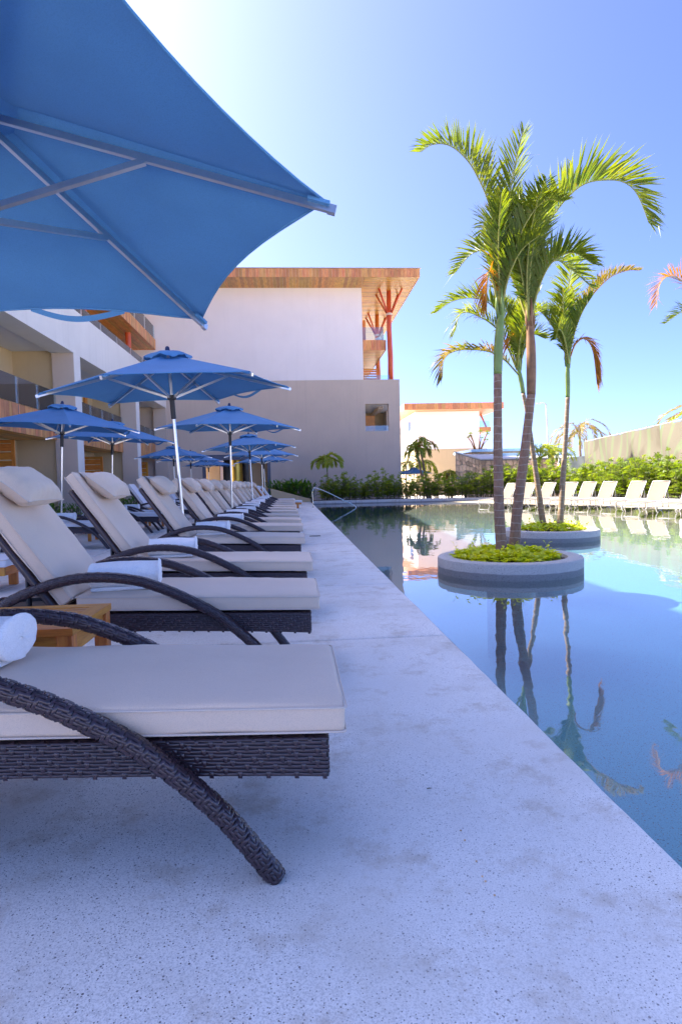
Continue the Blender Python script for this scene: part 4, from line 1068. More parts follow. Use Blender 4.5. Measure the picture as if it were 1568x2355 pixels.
def palm(name, label, base, trunk, rad, shaft, fronds, tmat='trunk', smat='shaft', group=None, spears=()):
    B = Vector(base); e = empty(name, base, 0, label, 'palm tree', group)
    def loc(mb): mb.v = [tuple(Vector(p)-B) for p in mb.v]; return mb
    tp = even(spline(trunk, 50), 50); n = len(tp); r = []
    for i in range(n):
        u = i/(n-1); r.append((rad[0]+(rad[1]-rad[0])*min(1, u*1.15))*(1+.20*max(0, 1-u*14)) * (1+.018*math.sin(i*2.4)))
    loc(MB().tube(tp, r, 16)).build('trunk', M[tmat], e, 180) if True else None
    sp_ = even(spline(shaft, 20), 20); loc(MB().tube(sp_, [rad[1]*(1.04+.10*math.sin(math.pi*min(1,i/14)) - .45*max(0,(i-12)/8)) for i in range(21)], 14)).build('crownshaft', M[smat], e, 180)
    for i in range(5):
        a = i*2.4; q = sp_[14+i % 3]; u = Vector((math.cos(a), math.sin(a), 0)); loc(MB().tube([q+u*.02, q+u*.045+Vector((0,0,.16)), q+u*.04+Vector((0,0,.34))], [.026,.02,.010], 6)).build('leaf_sheath', M[smat], e, 180)
    for k, f in enumerate(fronds):
        cp, L, m = f[0], f[1], f[2]; kw = f[3] if len(f) > 3 else {}
        if name == 'royal_palm': L *= 1.12; kw = dict(kw, pairs=int(kw.get('pairs', 52)*1.6))
        lf, rc = frond_mesh(cp, L, len(label)*31+k*7, **kw)
        o = loc(lf).build('frond', M[m], e); loc(rc).build('rachis', M['rachis_red' if m != 'frond' and k % 2 else 'rachis'], o, 180)
    for a, b in spears: loc(MB().tube([a, Vector(a).lerp(Vector(b), .5), b], [.012,.009,.002], 6)).build('spear_leaf', M['frond'], e, 180)
    return e
def Y(l, y0, y1=None):
    n = len(l)-1; y1 = y0 if y1 is None else y1
    return [(x, y0+(y1-y0)*i/n, z) for i, (x, z) in enumerate(l)]
palm('royal_palm', 'front planter palm with straight trunk and large frond arching left', (2.445,7.043,.09),
  [(2.445,7.043,.09),(2.43,7.08,.6),(2.445,7.15,1.3),(2.475,7.22,2.0),(2.49,7.25,2.31)], (.066,.048), [(2.49,7.25,2.31),(2.51,7.27,2.65),(2.54,7.28,2.96),(2.553,7.3,3.2)],
  [(Y([(2.55,3.1),(2.52,3.6),(2.5,3.87),(2.40,4.29),(2.27,4.56),(2.12,4.77),(1.91,4.91),(1.70,4.90),(1.56,4.80)],7.3,7.05), .50, 'frond', dict(pairs=62,nb=.9,sb=.30,start=.2)),
   ([(2.56,7.28,3.1),(2.58,7.22,3.8),(2.57,7.0,4.3),(2.56,6.72,4.62),(2.52,6.42,4.72)], .42, 'frond', dict(pairs=50,nb=.5,sb=.5)),
   ([(2.55,7.35,3.1),(2.6,7.6,3.9),(2.68,8.0,4.4),(2.75,8.5,4.6),(2.8,8.9,4.4)], .45, 'frond'),
   ([(2.56,7.3,3.1),(2.66,7.25,3.6),(2.78,7.1,4.0),(2.95,6.95,4.22),(3.12,6.8,4.15)], .42, 'frond', dict(pairs=48,nb=.8)),
   ([(2.55,7.3,3.1),(2.57,7.36,3.7),(2.62,7.45,4.2),(2.70,7.6,4.5)], .40, 'frond_mix', dict(pairs=44,nb=.5,sb=.5)),
   ([(2.55,7.3,3.1),(2.60,7.28,3.7),(2.68,7.25,4.15),(2.80,7.2,4.42)], .46, 'frond', dict(pairs=48,nb=.6,sb=.4)),
   ([(2.55,7.3,3.1),(2.50,7.2,3.6),(2.46,7.05,4.0),(2.42,6.85,4.25)], .44, 'frond', dict(pairs=48,nb=.5,sb=.5)),
   ([(2.56,7.3,3.1),(2.62,7.2,3.45),(2.72,7.05,3.7),(2.86,6.85,3.8)], .36, 'frond', dict(pairs=40,nb=.5,sb=.5)),
   ([(2.52,7.28,3.15),(2.42,7.25,3.5),(2.36,7.2,3.42),(2.35,7.2,3.1)], .22, 'frond_dry', dict(pairs=26,wid=.018,droop=.5))],
  'trunk', 'shaft', 'palms in the pool planters', [((2.57,7.3,3.2),(2.79,7.3,5.06))])
palm('royal_palm', 'front planter palm with leaning trunk and long frond arching right', (2.70,7.36,.09),
  [(2.70,7.36,.09),(2.76,7.40,.6),(2.86,7.44,1.2),(2.96,7.49,1.8),(3.0,7.5,2.1)], (.068,.052), [(3.0,7.5,2.1),(3.005,7.5,2.45),(3.0,7.5,2.79),(2.98,7.5,3.15)],
  [(Y([(2.98,3.05),(3.03,3.5),(3.09,3.75),(3.19,4.13),(3.42,4.45),(3.65,4.63),(3.89,4.67),(4.12,4.64),(4.28,4.49),(4.42,4.13)],7.5,7.3), .55, 'frond', dict(pairs=70,nb=.75,sb=.34,start=.16,wid=.027)),
   (Y([(2.99,3.05),(3.16,3.49),(3.30,3.74),(3.46,3.85),(3.62,3.82),(3.83,3.71),(4.04,3.58)],7.55,8.0), .42, 'frond', dict(pairs=50,nb=.7)),
   ([(2.97,7.48,3.0),(2.92,7.4,3.5),(2.90,7.25,3.9),(2.87,6.95,4.2),(2.84,6.6,4.3)], .44, 'frond', dict(pairs=52,nb=.3,sb=.75)),
   ([(2.99,7.5,3.05),(3.02,7.58,3.8),(3.05,7.7,4.3),(3.1,8.0,4.7),(3.15,8.35,4.75)], .45, 'frond', dict(pairs=50,nb=.4,sb=.6)),
   ([(2.96,7.52,3.05),(2.85,7.7,3.6),(2.7,7.95,4.0),(2.5,8.2,4.1),(2.3,8.4,3.9)], .42, 'frond'),
   ([(2.98,7.5,3.0),(3.02,7.45,3.6),(3.10,7.4,4.05),(3.22,7.3,4.35)], .48, 'frond', dict(pairs=50,nb=.6,sb=.4)),
   ([(2.98,7.5,3.0),(2.96,7.42,3.5),(2.97,7.25,3.95),(3.0,7.0,4.3)], .46, 'frond', dict(pairs=50,nb=.4,sb=.6)),
   ([(2.98,7.5,3.0),(2.90,7.45,3.4),(2.80,7.35,3.7),(2.66,7.2,3.82)], .38, 'frond', dict(pairs=44)),
   ([(3.0,7.5,3.0),(3.08,7.42,3.4),(3.2,7.3,3.66),(3.36,7.1,3.7),(3.5,6.9,3.5)], .40, 'frond', dict(pairs=44))],
  'trunk', 'shaft_brown', 'palms in the pool planters')
palm('royal_palm', 'rear planter palm leaning left with drooping half dry fronds', (4.617,11.0,.09),
  [(4.617,11.0,.09),(4.55,11.0,.6),(4.44,11.0,1.4),(4.33,11.0,2.2),(4.25,11.0,2.62)], (.058,.036), [(4.25,11.0,2.62),(4.22,11.0,2.8),(4.18,11,3.0),(4.15,11,3.2)],
  [(Y([(4.18,2.94),(3.90,3.20),(3.63,3.33),(3.28,3.37),(2.91,3.33),(2.70,3.17),(2.65,2.85)],11,10.6), .42, 'frond_mix', dict(pairs=54,nb=.5,sb=.5,droop=.3)),
   (Y([(4.14,3.04),(3.83,3.69),(3.46,3.98),(3.11,4.05),(2.97,3.72)],11,10.9), .48, 'frond', dict(pairs=52,nb=.4,sb=.6,droop=.25)),
   (Y([(4.11,3.1),(3.97,3.85),(3.70,4.28),(3.39,4.41),(3.04,4.37),(2.74,4.18)],11,11.4), .46, 'frond', dict(pairs=56,nb=.6)),
   ([(4.15,11,3.1),(4.05,11.0,3.7),(3.92,10.9,4.1),(3.75,10.8,4.3)], .42, 'frond'), ([(4.15,11,3.1),(4.2,10.9,3.7),(4.3,10.8,4.1),(4.42,10.6,4.35)], .42, 'frond'),
   ([(4.16,11,3.1),(4.22,11.1,3.8),(4.28,11.4,4.3),(4.35,11.9,4.5)], .42, 'frond'),
   ([(4.15,11,3.05),(4.12,10.75,3.6),(4.15,10.35,3.9),(4.2,9.95,3.85)], .42, 'frond', dict(nb=.3,sb=.7)),
   ([(4.17,11,3.05),(4.32,11.0,3.5),(4.5,11.1,3.7),(4.75,11.2,3.65)], .40, 'frond'),
   ([(4.16,11,3.05),(4.06,11.0,3.5),(3.98,10.9,3.62),(3.9,10.8,3.4)], .26, 'frond_dry', dict(pairs=30,wid=.018,droop=.4))],
  'trunk_far', 'shaft', 'palms in the pool planters')
palm('royal_palm', 'rear planter palm with upright frond and orange frond to the right', (4.792,10.72,.09),
  [(4.792,10.72,.09),(4.84,10.74,.6),(4.90,10.76,1.3),(4.96,10.78,2.0),(5.0,10.8,2.5)], (.058,.038), [(5.0,10.8,2.5),(5.0,10.8,2.75),(5.0,10.8,3.0),(5.02,10.8,3.25)],
  [([(4.99,10.8,3.1),(4.96,10.78,3.8),(4.95,10.68,4.3),(4.95,10.45,4.75),(4.95,10.15,4.95)], .44, 'frond', dict(pairs=54,nb=.2,sb=.85)),
   (Y([(5.03,3.2),(5.08,3.55),(5.24,3.96),(5.5,4.34),(5.84,4.66),(6.18,4.79),(6.42,4.80)],10.8,10.9), .34, 'frond_mix', dict(pairs=58,nb=.75,sb=.3)),
   (Y([(5.0,3.1),(4.90,3.40),(4.73,3.68),(4.46,3.98),(4.25,4.05)],10.8,10.6), .40, 'frond', dict(pairs=46)),
   (Y([(5.04,3.2),(5.14,3.45),(5.3,3.54),(5.44,3.32),(5.5,2.71)],10.8,10.7), .26, 'frond_dry', dict(pairs=42,nb=.3,sb=.3,wid=.020,droop=.4)),
   ([(5.0,10.8,3.1),(4.92,10.75,3.6),(4.84,10.6,4.0),(4.74,10.4,4.3)], .42, 'frond', dict(nb=.4,sb=.6)), ([(5.0,10.8,3.1),(5.08,10.7,3.6),(5.16,10.55,3.95),(5.28,10.4,4.2)], .40, 'frond'),
   ([(5.02,10.82,3.1),(5.06,11.1,3.8),(5.1,11.5,4.2),(5.15,12.0,4.3)], .42, 'frond'),
   (Y([(5.03,3.15),(5.10,3.7),(5.18,4.2),(5.26,4.55)],10.85,11.1), .36, 'frond_mix', dict(pairs=40)),
   (Y([(5.0,3.1),(4.84,3.5),(4.66,3.62),(4.5,3.4)],10.75,10.2), .34, 'frond', dict(pairs=40))],
  'trunk_far', 'shaft', 'palms in the pool planters')
palm('royal_palm', 'palm whose reddish frond tips enter at the right edge of the photo', (8.6,11.5,.09),
  [(8.6,11.5,.09),(8.6,11.5,1.2),(8.56,11.5,2.6)], (.065,.045), [(8.56,11.5,2.6),(8.55,11.5,3.3)],
  [(Y([(8.54,3.2),(8.3,3.9),(7.9,4.5),(7.4,4.85),(7.1,4.72),(6.98,4.3)],11.5,11.3), .46, 'frond_dry', dict(pairs=70,nb=.35,sb=.6,wid=.020)),
   (Y([(8.55,3.2),(8.8,4.0),(9.2,4.5),(9.7,4.6),(10.1,4.3)],11.5,11.7), .45, 'frond'), ([(8.55,11.5,3.2),(8.5,11.9,4.0),(8.4,12.5,4.5),(8.3,13.1,4.4)], .45, 'frond'),
   ([(8.55,11.5,3.2),(8.6,11.2,4.0),(8.65,10.7,4.5),(8.7,10.1,4.4)], .45, 'frond')],
  'trunk', 'shaft', 'palms in the pool planters')
def far_palm(label, base, top, r, nf, fl, L, seed, mat='frond', group='palms beyond the hedge', lean=0, dr=1.0, tmat='trunk_far'):
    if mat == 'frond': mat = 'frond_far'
    rr = random.Random(seed); B, T = Vector(base), Vector(top); fr_ = []
    for k in range(nf):
        a = 2*math.pi*(k+rr.uniform(-.3,.3))/nf+lean; u = Vector((math.cos(a), math.sin(a), 0)); s = fl*rr.uniform(.8,1.15); e0 = rr.uniform(.25,.95)
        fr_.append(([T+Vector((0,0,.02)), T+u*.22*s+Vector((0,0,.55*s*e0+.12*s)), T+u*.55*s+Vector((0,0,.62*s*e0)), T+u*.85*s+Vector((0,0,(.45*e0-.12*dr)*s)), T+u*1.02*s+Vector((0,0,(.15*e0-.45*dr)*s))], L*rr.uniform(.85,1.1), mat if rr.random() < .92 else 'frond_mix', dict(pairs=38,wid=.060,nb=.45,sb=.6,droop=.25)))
    m = B.lerp(T, .5)+Vector((rr.uniform(-.08,.08),0,0)); s0 = T-(T-B).normalized()*min(.5, (T-B).length*.2)
    return palm('palm_tree', label, base, [B, m, s0], (r, r*.7), [s0, s0.lerp(T, .5), T], fr_, tmat, 'shaft', group)
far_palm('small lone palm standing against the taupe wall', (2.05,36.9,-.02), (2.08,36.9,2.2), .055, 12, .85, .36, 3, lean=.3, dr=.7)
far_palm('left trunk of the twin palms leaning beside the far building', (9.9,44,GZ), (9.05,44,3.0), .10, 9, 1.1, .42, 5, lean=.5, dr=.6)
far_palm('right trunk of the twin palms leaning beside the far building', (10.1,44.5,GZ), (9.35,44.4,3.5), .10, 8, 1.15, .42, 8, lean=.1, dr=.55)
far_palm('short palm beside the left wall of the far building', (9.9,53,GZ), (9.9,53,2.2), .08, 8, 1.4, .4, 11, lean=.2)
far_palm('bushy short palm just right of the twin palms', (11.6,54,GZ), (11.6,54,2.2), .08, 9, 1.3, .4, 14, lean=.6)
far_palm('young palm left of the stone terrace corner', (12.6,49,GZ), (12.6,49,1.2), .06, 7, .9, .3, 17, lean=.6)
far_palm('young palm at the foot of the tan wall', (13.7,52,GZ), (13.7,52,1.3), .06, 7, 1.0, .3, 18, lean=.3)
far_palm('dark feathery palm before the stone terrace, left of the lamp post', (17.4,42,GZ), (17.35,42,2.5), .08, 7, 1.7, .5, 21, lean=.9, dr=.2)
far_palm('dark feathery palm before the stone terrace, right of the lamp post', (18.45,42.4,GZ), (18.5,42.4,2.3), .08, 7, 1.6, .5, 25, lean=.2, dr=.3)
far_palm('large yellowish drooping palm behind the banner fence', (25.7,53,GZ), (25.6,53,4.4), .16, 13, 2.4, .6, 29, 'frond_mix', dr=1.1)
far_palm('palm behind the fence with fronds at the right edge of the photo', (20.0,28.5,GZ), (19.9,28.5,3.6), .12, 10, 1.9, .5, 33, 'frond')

# ---------------------------------------------------------------- round planters in the pool
def planter(x, y, label, r=.845):
    e = empty('round_planter', (x,y,-.05), 0, label, 'planter', 'round planters in the pool')
    prof = [(0,-.13),(r-.05,-.13),(r-.01,-.12),(r,-.09),(r,.160),(r-.008,.178),(r-.03,.186),(r-.16,.186),(r-.175,.180),(r-.18,.165),(r-.18,.05)]
    MB().lathe(prof, 72).build('planter_wall', M['planter'], e, 40)
    MB().lathe([(.26,-1.2),(.26,-.129)], 40).build('pedestal', M['plaster'], e, 180)
    MB().lathe([(r-.175,.14),(r*.5,.15),(0,.155)], 40).build('soil', M['soil'], e, 180)
    return e
planter(2.56,7.15, 'nearer round terrazzo planter ring standing in the pool with two palms'); planter(4.62,10.74, 'farther round terrazzo planter ring standing in the pool with two palms')
planter(8.6,11.5, 'round planter off the right edge holding the reddish palm')
def cover_leaf(mb, p, d, up, s, rr):
    side = d.cross(up).normalized(); n = side.cross(d).normalized()
    st = [(0,.0,0),(.25,.36,.03),(.55,.40,.04),(.82,.2,.0),(1,0,-.06)]; pr = []
    for t, w, h in st: c = p+d*(s*t)+n*(s*h); pr.append((c-side*(s*w*.8)+n*(s*w*.18), c, c+side*(s*w*.8)+n*(s*w*.18)))
    vs = [q for a in pr for q in a]; mb.add(vs, [f for i in range(4) for f in ((3*i,3*i+1,3*i+4,3*i+3),(3*i+1,3*i+2,3*i+5,3*i+4))])
def ground_cover(x, y, label, seed, n=1500, r=.60):
    rr = random.Random(seed); mb = MB()
    for i in range(n):
        a = rr.uniform(0, 2*math.pi); q = math.sqrt(rr.random())*r; h = .12+.075*(1-(q/r)**2)+rr.uniform(0,.05)+.03*noise.noise(Vector((q*math.cos(a)*5+seed, q*math.sin(a)*5, 1)))
        b = rr.uniform(0, 2*math.pi); d = Vector((math.cos(b), math.sin(b), rr.uniform(-.25,.55))).normalized()
        cover_leaf(mb, Vector((q*math.cos(a), q*math.sin(a), h)), d, Vector((rr.uniform(-.3,.3), rr.uniform(-.3,.3), 1)), rr.uniform(.06,.115), rr)
    for i in range(40):                      # wiry sprigs standing out of the carpet
        a = rr.uniform(0, 2*math.pi); q = math.sqrt(rr.random())*r*.98; p = Vector((q*math.cos(a), q*math.sin(a), .12)); t = p+Vector((rr.uniform(-.07,.07), rr.uniform(-.07,.07), rr.uniform(.10,.2)))
        mb.tube([p, p.lerp(t,.5)+Vector((0,0,.02)), t], [.002,.0016,.001], 4)
        for k in range(3): cover_leaf(mb, p.lerp(t,.5+.25*k), Vector((rr.uniform(-1,1), rr.uniform(-1,1), .4)).normalized(), Vector((0,0,1)), rr.uniform(.035,.06), rr)
    o = mb.build('ground_cover', M['cover'], None, None, (x,y,-.02)); return tag(o, label, 'ground cover', None, 'stuff')
ground_cover(2.50,7.12, 'lime green leafy ground cover in the nearer planter', 4); ground_cover(4.62,10.74, 'yellow green leafy ground cover in the farther planter', 9, 800); ground_cover(8.6,11.5, 'leafy ground cover in the planter off the right edge', 12, 300)

# ---------------------------------------------------------------- hedges
def fan_leaf(mb, p, d, size, rr, fingers=7, wid=.16):
    d = d.normalized(); up = Vector((0,0,1)); side = d.cross(up)
    side = side.normalized() if side.length > .1 else Vector((1,0,0)); n = side.cross(d).normalized()
    for k in range(fingers):
        a = R(-78+156*k/(fingers-1)+rr.uniform(-7,7)); f = (d*math.cos(a)+side*math.sin(a)+n*rr.uniform(-.05,.25)).normalized(); ln = size*rr.uniform(.8,1.1)*(1-.25*abs(a)/1.4)
        w = (side*math.cos(a)-d*math.sin(a)).normalized()*(size*wid/2)*rr.uniform(.8,1.2); m = p+f*ln*.55+n*(.02*size); t = p+f*ln-up*(ln*.22)
        mb.add([p-w*.3,p+w*.3,m-w,m+w,t-w*.35,t+w*.35], [(0,1,3,2),(2,3,5,4)])
def rhapis(seed, H, Wd, canes, leaves=8, size=.27):
    rr = random.Random(seed); leaf, stem = MB(), MB()
    for c in range(canes):
        a = rr.uniform(0, 6.28); q = Wd*.5*math.sqrt(rr.random()); b = Vector((math.cos(a)*q*.7, math.sin(a)*q*.7, 0)); h = H*rr.uniform(.55,1.0); t = Vector((math.cos(a)*q*1.15, math.sin(a)*q*1.15, h))
        stem.tube([b, b.lerp(t,.5), t], [.012,.010,.008], 5)
        for k in range(leaves):
            u = .12+.88*(k+rr.random())/leaves; p = b.lerp(t, u); an = rr.uniform(0, 6.28); el = rr.uniform(-.15,.9) if u < .85 else rr.uniform(.3,1.4)
            d = Vector((math.cos(an)*math.cos(el), math.sin(an)*math.cos(el), math.sin(el))); q2 = p+d*rr.uniform(.10,.22)
            stem.tube([p, q2], [.004,.003], 4, False); fan_leaf(leaf, q2, d+Vector((0,0,.1)), size*rr.uniform(.75,1.15), rr)
    return leaf.mesh('foliage', M['hedge']), stem.mesh('stem', M['stem'])
RH = [rhapis(s, 1.22, .85, 11, 11, .22) for s in (3,4,5)] + [rhapis(s, 1.62, 1.0, 13, 13, .25) for s in (6,7,8)]
kl = sum((b-a).length for a, b in zip(kp, kp[1:])); run = 0; last = -1; placed = 0
fine = even(kp, 400)
def hedge_row(off, step, x_lo, x_hi, tall, label, group, jit=.12, s0=1.0):
    acc = 0
    for i in range(400):
        a, b = fine[i], fine[i+1]; acc += (b-a).length
        if acc >= step:
            acc = 0; t = (b-a).normalized(); nrm = Vector((t.y,-t.x,0)); p = a+nrm*(off+rnd.uniform(-jit,jit))
            if not (x_lo <= a.x <= x_hi) or a.y < 19: continue
            f, s = RH[rnd.randrange(3)+(3 if tall(a) else 0)]; e = empty('lady_palm_shrub', (p.x,p.y,.06), rnd.uniform(0,6.28), label, 'shrub', group)
            k = s0*rnd.uniform(.86,1.14); e.scale = (k,k,k*rnd.uniform(.9,1.1)); inst('foliage', f, e); inst('stem', s, e)
hedge_row(.95, .55, 1.2, 9.6, lambda p: False, 'dark green lady palm clump in the shaded hedge along the far pool edge', 'shaded hedge clumps')
hedge_row(1.55, .7, 1.2, 9.6, lambda p: False, 'dark green lady palm clump in the shaded hedge along the far pool edge', 'shaded hedge clumps')
hedge_row(.95, .6, 9.6, 15, lambda p: True, 'bright lady palm clump in the sunny hedge behind the sling loungers', 'sunny hedge clumps', s0=.92)
hedge_row(1.7, .65, 9.6, 15.2, lambda p: True, 'bright lady palm clump in the sunny hedge behind the sling loungers', 'sunny hedge clumps', s0=1.05)
def broad_plant(seed, H=1.4, n=46, wid=.13, ln=.55):
    rr = random.Random(seed); mb = MB()
    for i in range(n):
        a = rr.uniform(0, 6.28); q = .30*math.sqrt(rr.random()); z = H*rr.uniform(.05,.72); p = Vector((math.cos(a)*q, math.sin(a)*q, z)); b = a+rr.uniform(-.8,.8); el = rr.uniform(.35,1.3)
        d = Vector((math.cos(b)*math.cos(el), math.sin(b)*math.cos(el), math.sin(el))); s = d.cross(Vector((0,0,1))).normalized(); L = ln*rr.uniform(.6,1.1); w = wid*rr.uniform(.7,1.1)/2
        pr = []
        for u, ww in ((0,.15),(.3,.9),(.6,1),(.85,.55),(1,.03)):
            c = p+d*(L*u)-Vector((0,0,1))*(L*.28*u*u); pr += [c-s*w*ww, c+s*w*ww]
        mb.add(pr, [(2*k,2*k+1,2*k+3,2*k+2) for k in range(4)])
    st = MB()
    for i in range(7): a = i*.9; st.tube([(math.cos(a)*.1,math.sin(a)*.1,0),(math.cos(a)*.22,math.sin(a)*.22,H*.6)], .012, 5)
    return mb.mesh('foliage', M['broad']), st.mesh('stem', M['stem'])
BP = [broad_plant(s) for s in (1,2,3)]; BS = [broad_plant(s, .6, 70, .06, .24) for s in (5,6)]
for i in range(15):
    f, s = BP[i % 3]; x = -1.15+.155*i; y = 36.45+(i % 3)*.45; e = empty('broadleaf_plant', (x,y,.10), rnd.uniform(0,6), 'upright broad leaved plant in the corner bed behind the retaining wall', 'plant', 'broad leaved plants behind the retaining wall')
    k = rnd.uniform(.85,1.1); e.scale = (k,k,k); inst('foliage', f, e); inst('stem', s, e)
for i, y in enumerate([9.2,10.0,10.9,11.7,12.6,13.4,14.3,16.0,17.0,18.0,19.2,20.3,21.4,22.5,25.0,26.1,27.2,28.4,30,31.5,34,36]):
    f, s = BS[i % 2]; e = empty('low_bush', (-7.62+rnd.uniform(-.08,.08), y, .03), rnd.uniform(0,6), 'low green bush in the bed along the left wing', 'bush', 'low bushes along the left wing'); k = rnd.uniform(.9,1.5); e.scale = (k*1.2,k*1.2,k); inst('foliage', f, e); inst('stem', s, e)
for (x, y, z) in ((-9.2,22.9,3.29),(-9.1,26.6,3.29),(-9.25,20.4,3.29),(-9.2,34.6,3.29)):
    f, s = RH[rnd.randrange(3)]; e = empty('balcony_plant', (x,y,z), 1.0, None, None); tag(e, {22.9:'potted plant on the first floor balcony beside the nearest fin',26.6:'potted plant behind the glass of the middle balcony',20.4:'potted palm at the far left end of the balcony',34.6:'small potted plant on the farthest balcony'}[y], 'plant')
    e.scale = (.75,.75,.75); inst('foliage', f, e); inst('stem', s, e); MB().lathe([(0,0),(.2,0),(.26,.32),(.22,.32),(0,.28)], 16).build('pot', M['white'], e, 40)
# ---------------------------------------------------------------- sling loungers on the beach shelf
def sling_parts():
    seat, back, rails, = MB(), MB(), MB()
    n = 10
    def sheet(mb, p0, p1, sag):
        vs = []; fs = []
        for i in range(n+1):
            t = i/n; p = Vector(p0).lerp(Vector(p1), t)
            for j in range(5): u = j/4; vs.append(p+Vector((0,.05+.52*u,-sag*4*u*(1-u)))); 
        for i in range(n):
            for j in range(4): fs.append((i*5+j,(i+1)*5+j,(i+1)*5+j+1,i*5+j+1))
        mb.add(vs, fs)
    sheet(seat, (0,0,.26), (1.22,0,.30), .02); sheet(back, (1.24,0,.31), (1.66,0,.90), .015)
    def rail(y): return MB().tube(spline([(1.66,y,.905),(1.45,y,.60),(1.26,y,.31),(.8,y,.285),(.2,y,.262),(-.02,y,.25),(-.07,y,.20),(-.05,y,.06),(.02,y,.0)], 40), .016, 8).mesh('side_rail', M['frame_white'], 180)
    return seat.mesh('sling_seat', M['sling'], 180), back.mesh('sling_back', M['sling'], 180), rail(.03), rail(.59)
SS, SB, SR1, SR2 = sling_parts()
leg_me = MB().tube(spline([(1.20,0,.29),(1.28,0,.16),(1.22,0,.02),(1.10,0,.0),(1.02,0,.05)], 20), .015, 8).mesh('leg', M['frame_white'], 180)
prop_me = MB().tube([(1.52,0,.70),(1.60,0,.30),(1.62,0,.02)], .013, 8).mesh('prop', M['frame_white'], 180)
cross_me = MB().tube([(1.66,.03,.905),(1.66,.59,.905)], .016, 8).mesh('head_bar', M['frame_white'], 180)
foot_me = MB().tube([(-.05,.03,.14),(-.05,.59,.14)], .014, 8).mesh('foot_bar', M['frame_white'], 180)
heads = [(9.16,25.2),(9.75,24.5),(10.2,23.6),(10.62,22.6),(11.08,22.0),(11.5,21.4),(11.75,20.0),(11.62,18.4),(12.0,17.2)]
fd = Vector((-.88,-.47,0)).normalized(); rz = math.atan2(-fd.y, -fd.x); NM = ['leftmost','second from left','third from left','fourth from left','fifth from left','sixth from left','seventh from left','eighth from left','rightmost']
for i, (x, y) in enumerate(heads):
    p = Vector((x,y,0))+fd*1.24; zz = max(-.055, floor_z(x, y))+.004; side = Vector((fd.y,-fd.x,0))*.0
    e = empty('sling_lounger', (p.x,p.y,-.045), rz+rnd.uniform(-.03,.03), '%s of the low beige sling loungers on the sunny pool shelf' % NM[i], 'sun lounger', 'sling loungers on the pool shelf')
    inst('sling_seat', SS, e); inst('sling_back', SB, e); inst('side_rail', SR1, e); inst('side_rail', SR2, e); inst('head_bar', cross_me, e); inst('foot_bar', foot_me, e)
    for yy in (.05,.57): inst('leg', leg_me, e, (0,yy,0)); inst('prop', prop_me, e, (0,yy,0))

# ---------------------------------------------------------------- banner fence on the right
def banner_mat():
    m, nt, b, out = new_mat('printed_banner'); v = coords(nt)
    w = nd(nt, 'TexWave', wave_type='BANDS', bands_direction='Y'); w.inputs['Scale'].default_value = .28; w.inputs['Distortion'].default_value = 16; w.inputs['Detail'].default_value = 1.5; w.inputs['Detail Scale'].default_value = .6; nt.links.new(v, w.inputs['Vector'])
    k = mixc(nt, (.19,.165,.115), (.17,.25,.10), ramp(nt, w.outputs['Fac'], [(.72,(0,0,0)),(.86,(.45,.45,.45))]))
    k = mixc(nt, k, (.13,.105,.07), ramp(nt, noise_t(nt, v, .5, 2), [(.55,(0,0,0)),(.6,(.6,.6,.6))]))
    nt.links.new(k, b.inputs['Base Color']); b.inputs['Roughness'].default_value = .8
    t = nd(nt, 'BsdfTranslucent'); nt.links.new(k, t.inputs[0]); mx = nd(nt, 'MixShader'); mx.inputs[0].default_value = .3
    nt.links.new(b.outputs[0], mx.inputs[1]); nt.links.new(t.outputs[0], mx.inputs[2]); nt.links.new(mx.outputs[0], out.inputs[0])
    return m
M['print'] = banner_mat()
fe = empty('banner_fence', (20.2,41,GZ), 0, 'tall fence covered with wrinkled printed banner behind the sunny hedge', 'fence'); FO = Vector((20.2,41,GZ)); F1 = Vector((17.1,24.2,GZ)); fdv = (F1-FO); FL = fdv.length; fdv.normalize(); fn_ = Vector((-fdv.y, fdv.x, 0))
if fn_.x > 0: fn_ = -fn_
for s in range(4):
    vs = []; fs = []; n, m = 26, 14; a0, a1 = FL*s/4, FL*(s+1)/4-.02
    for i in range(n+1):
        for j in range(m+1):
            d = a0+(a1-a0)*i/n; z = .15+(4.12-.15)*j/m; wv = .08*math.sin(d*1.3+1.9*z+s)*(1-abs(j/m-.5)) + .05*noise.noise(Vector((d*1.4, z*.8, s)))
            p = fdv*d+fn_*(.06+wv)+Vector((0,0,z-.03*(4*((i/n)*(1-i/n)))*(j/m))); vs.append(p)
    for i in range(n):
        for j in range(m): fs.append((i*(m+1)+j,(i+1)*(m+1)+j,(i+1)*(m+1)+j+1,i*(m+1)+j+1))
    MB().add(vs, fs).build('banner', M['print'], fe, 180)
for s in range(9): p = fdv*(FL*s/8)-fn_*.06; MB().tube([p, p+Vector((0,0,4.22))], .035, 8).build('post', M['alu'], fe, 180)
MB().tube([Vector((0,0,4.14)), fdv*FL+Vector((0,0,4.14))], .022, 8).build('top_rail', M['frame_white'], fe, 180)
ty = MB()
for s in range(60): p = fdv*(FL*(s+.5)/60)+Vector((0,0,4.13)); ty.bar(p, p+Vector((0,0,.09)), .012, .012)
o = ty.build('tie', M['dark'], fe); o['kind'] = 'stuff'
lf = empty('low_mesh_fence', (19.6,43.8,GZ), 0, 'lower grey mesh screen joining the banner fence to the stone terrace', 'fence')
vs = []; fs = []
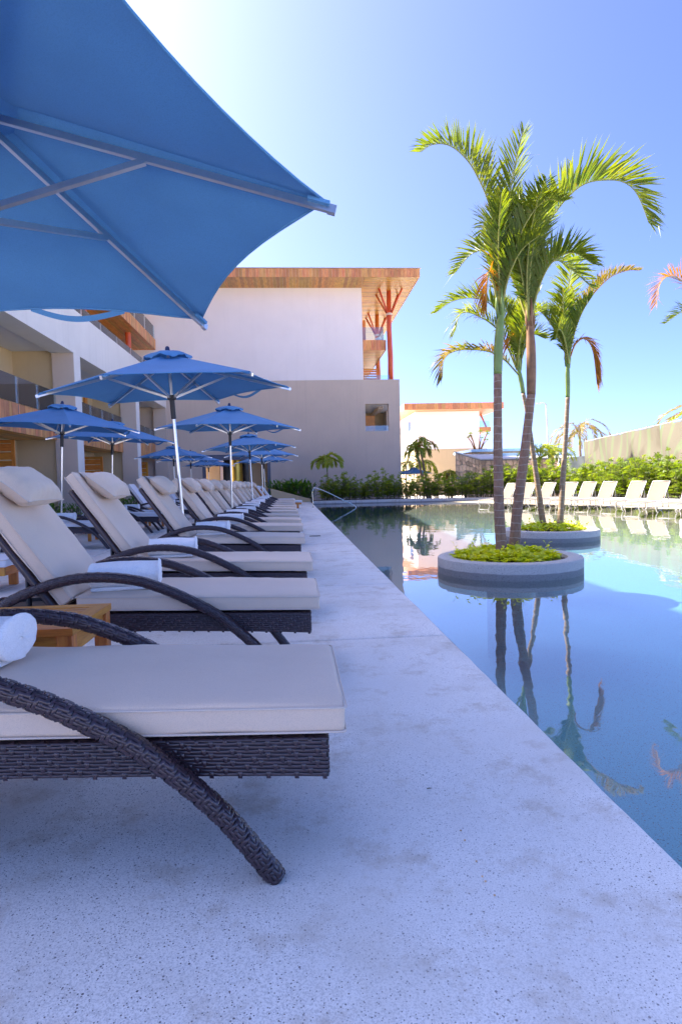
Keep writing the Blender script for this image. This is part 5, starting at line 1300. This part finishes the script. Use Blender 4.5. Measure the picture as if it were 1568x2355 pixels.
for i in range(13):
    for j in range(7): vs.append((.18*i, .10*math.sin(i*1.1+j*.5), 3.05*j/6+.0*i+(.22*i/12)*(j/6)))
for i in range(12):
    for j in range(6): fs.append((i*7+j,(i+1)*7+j,(i+1)*7+j+1,i*7+j+1))
MB().add(vs, fs).build('mesh_sheet', M['banner'], lf, 180)
for x in (0,1.1,2.16): MB().tube([(x,.12,0),(x,.12,3.2)], .03, 8).build('post', M['alu'], lf, 180)
# street lamp
sl_ = empty('street_lamp', (25.9,60,GZ), 0, 'thin grey street lamp post curving left at the top behind the terrace', 'street lamp')
MB().tube(spline([(0,0,0),(-.15,0,4),(-.36,0,8.6),(-.42,0,9.05),(-.62,0,9.22),(-.95,0,9.2)], 50), [.09-.045*i/50 for i in range(51)], 8).build('pole', M['frame_white'], sl_, 180)
MB().rbox((-1.15,0,9.17), (.24,.10,.045), .03, 3).build('lamp_head', M['frame_white'], sl_, 60)
# frangipani shrub on the terrace
fg = empty('frangipani_shrub', (16.6,53.8,3.82), 0, 'bare branched frangipani shrub on the upper water ledge', 'shrub'); fg.location = (16.8,54.6,3.80); rr = random.Random(2); br, lv = MB(), MB()
for k in range(9):
    a = rr.uniform(0,6.28); p = Vector((math.cos(a)*.3,math.sin(a)*.3,0)); q = Vector((math.cos(a)*.9,math.sin(a)*.6,rr.uniform(.6,1.6))); br.tube([p, p.lerp(q,.5)+Vector((0,0,.15)), q], [.05,.04,.03], 6)
    for j in range(5): fan_leaf(lv, q, Vector((rr.uniform(-1,1),rr.uniform(-1,1),.6)), .3, rr, 3, .3)
br.build('branch', M['frond_dry'], fg, 180); lv.build('foliage', M['hedge'], fg)
# orange shrub beyond the terrace
f, s = BS[0]; e = empty('orange_shrub', (24.5,52,GZ), 0, 'orange flowering shrub below the drooping yellow palm', 'shrub'); e.scale = (3.2,3.2,5.2)
o = bpy.data.objects.new('foliage', f.copy()); o.data.materials[0] = M['frond_dry']; col.objects.link(o); o.parent = e; inst('stem', s, e)
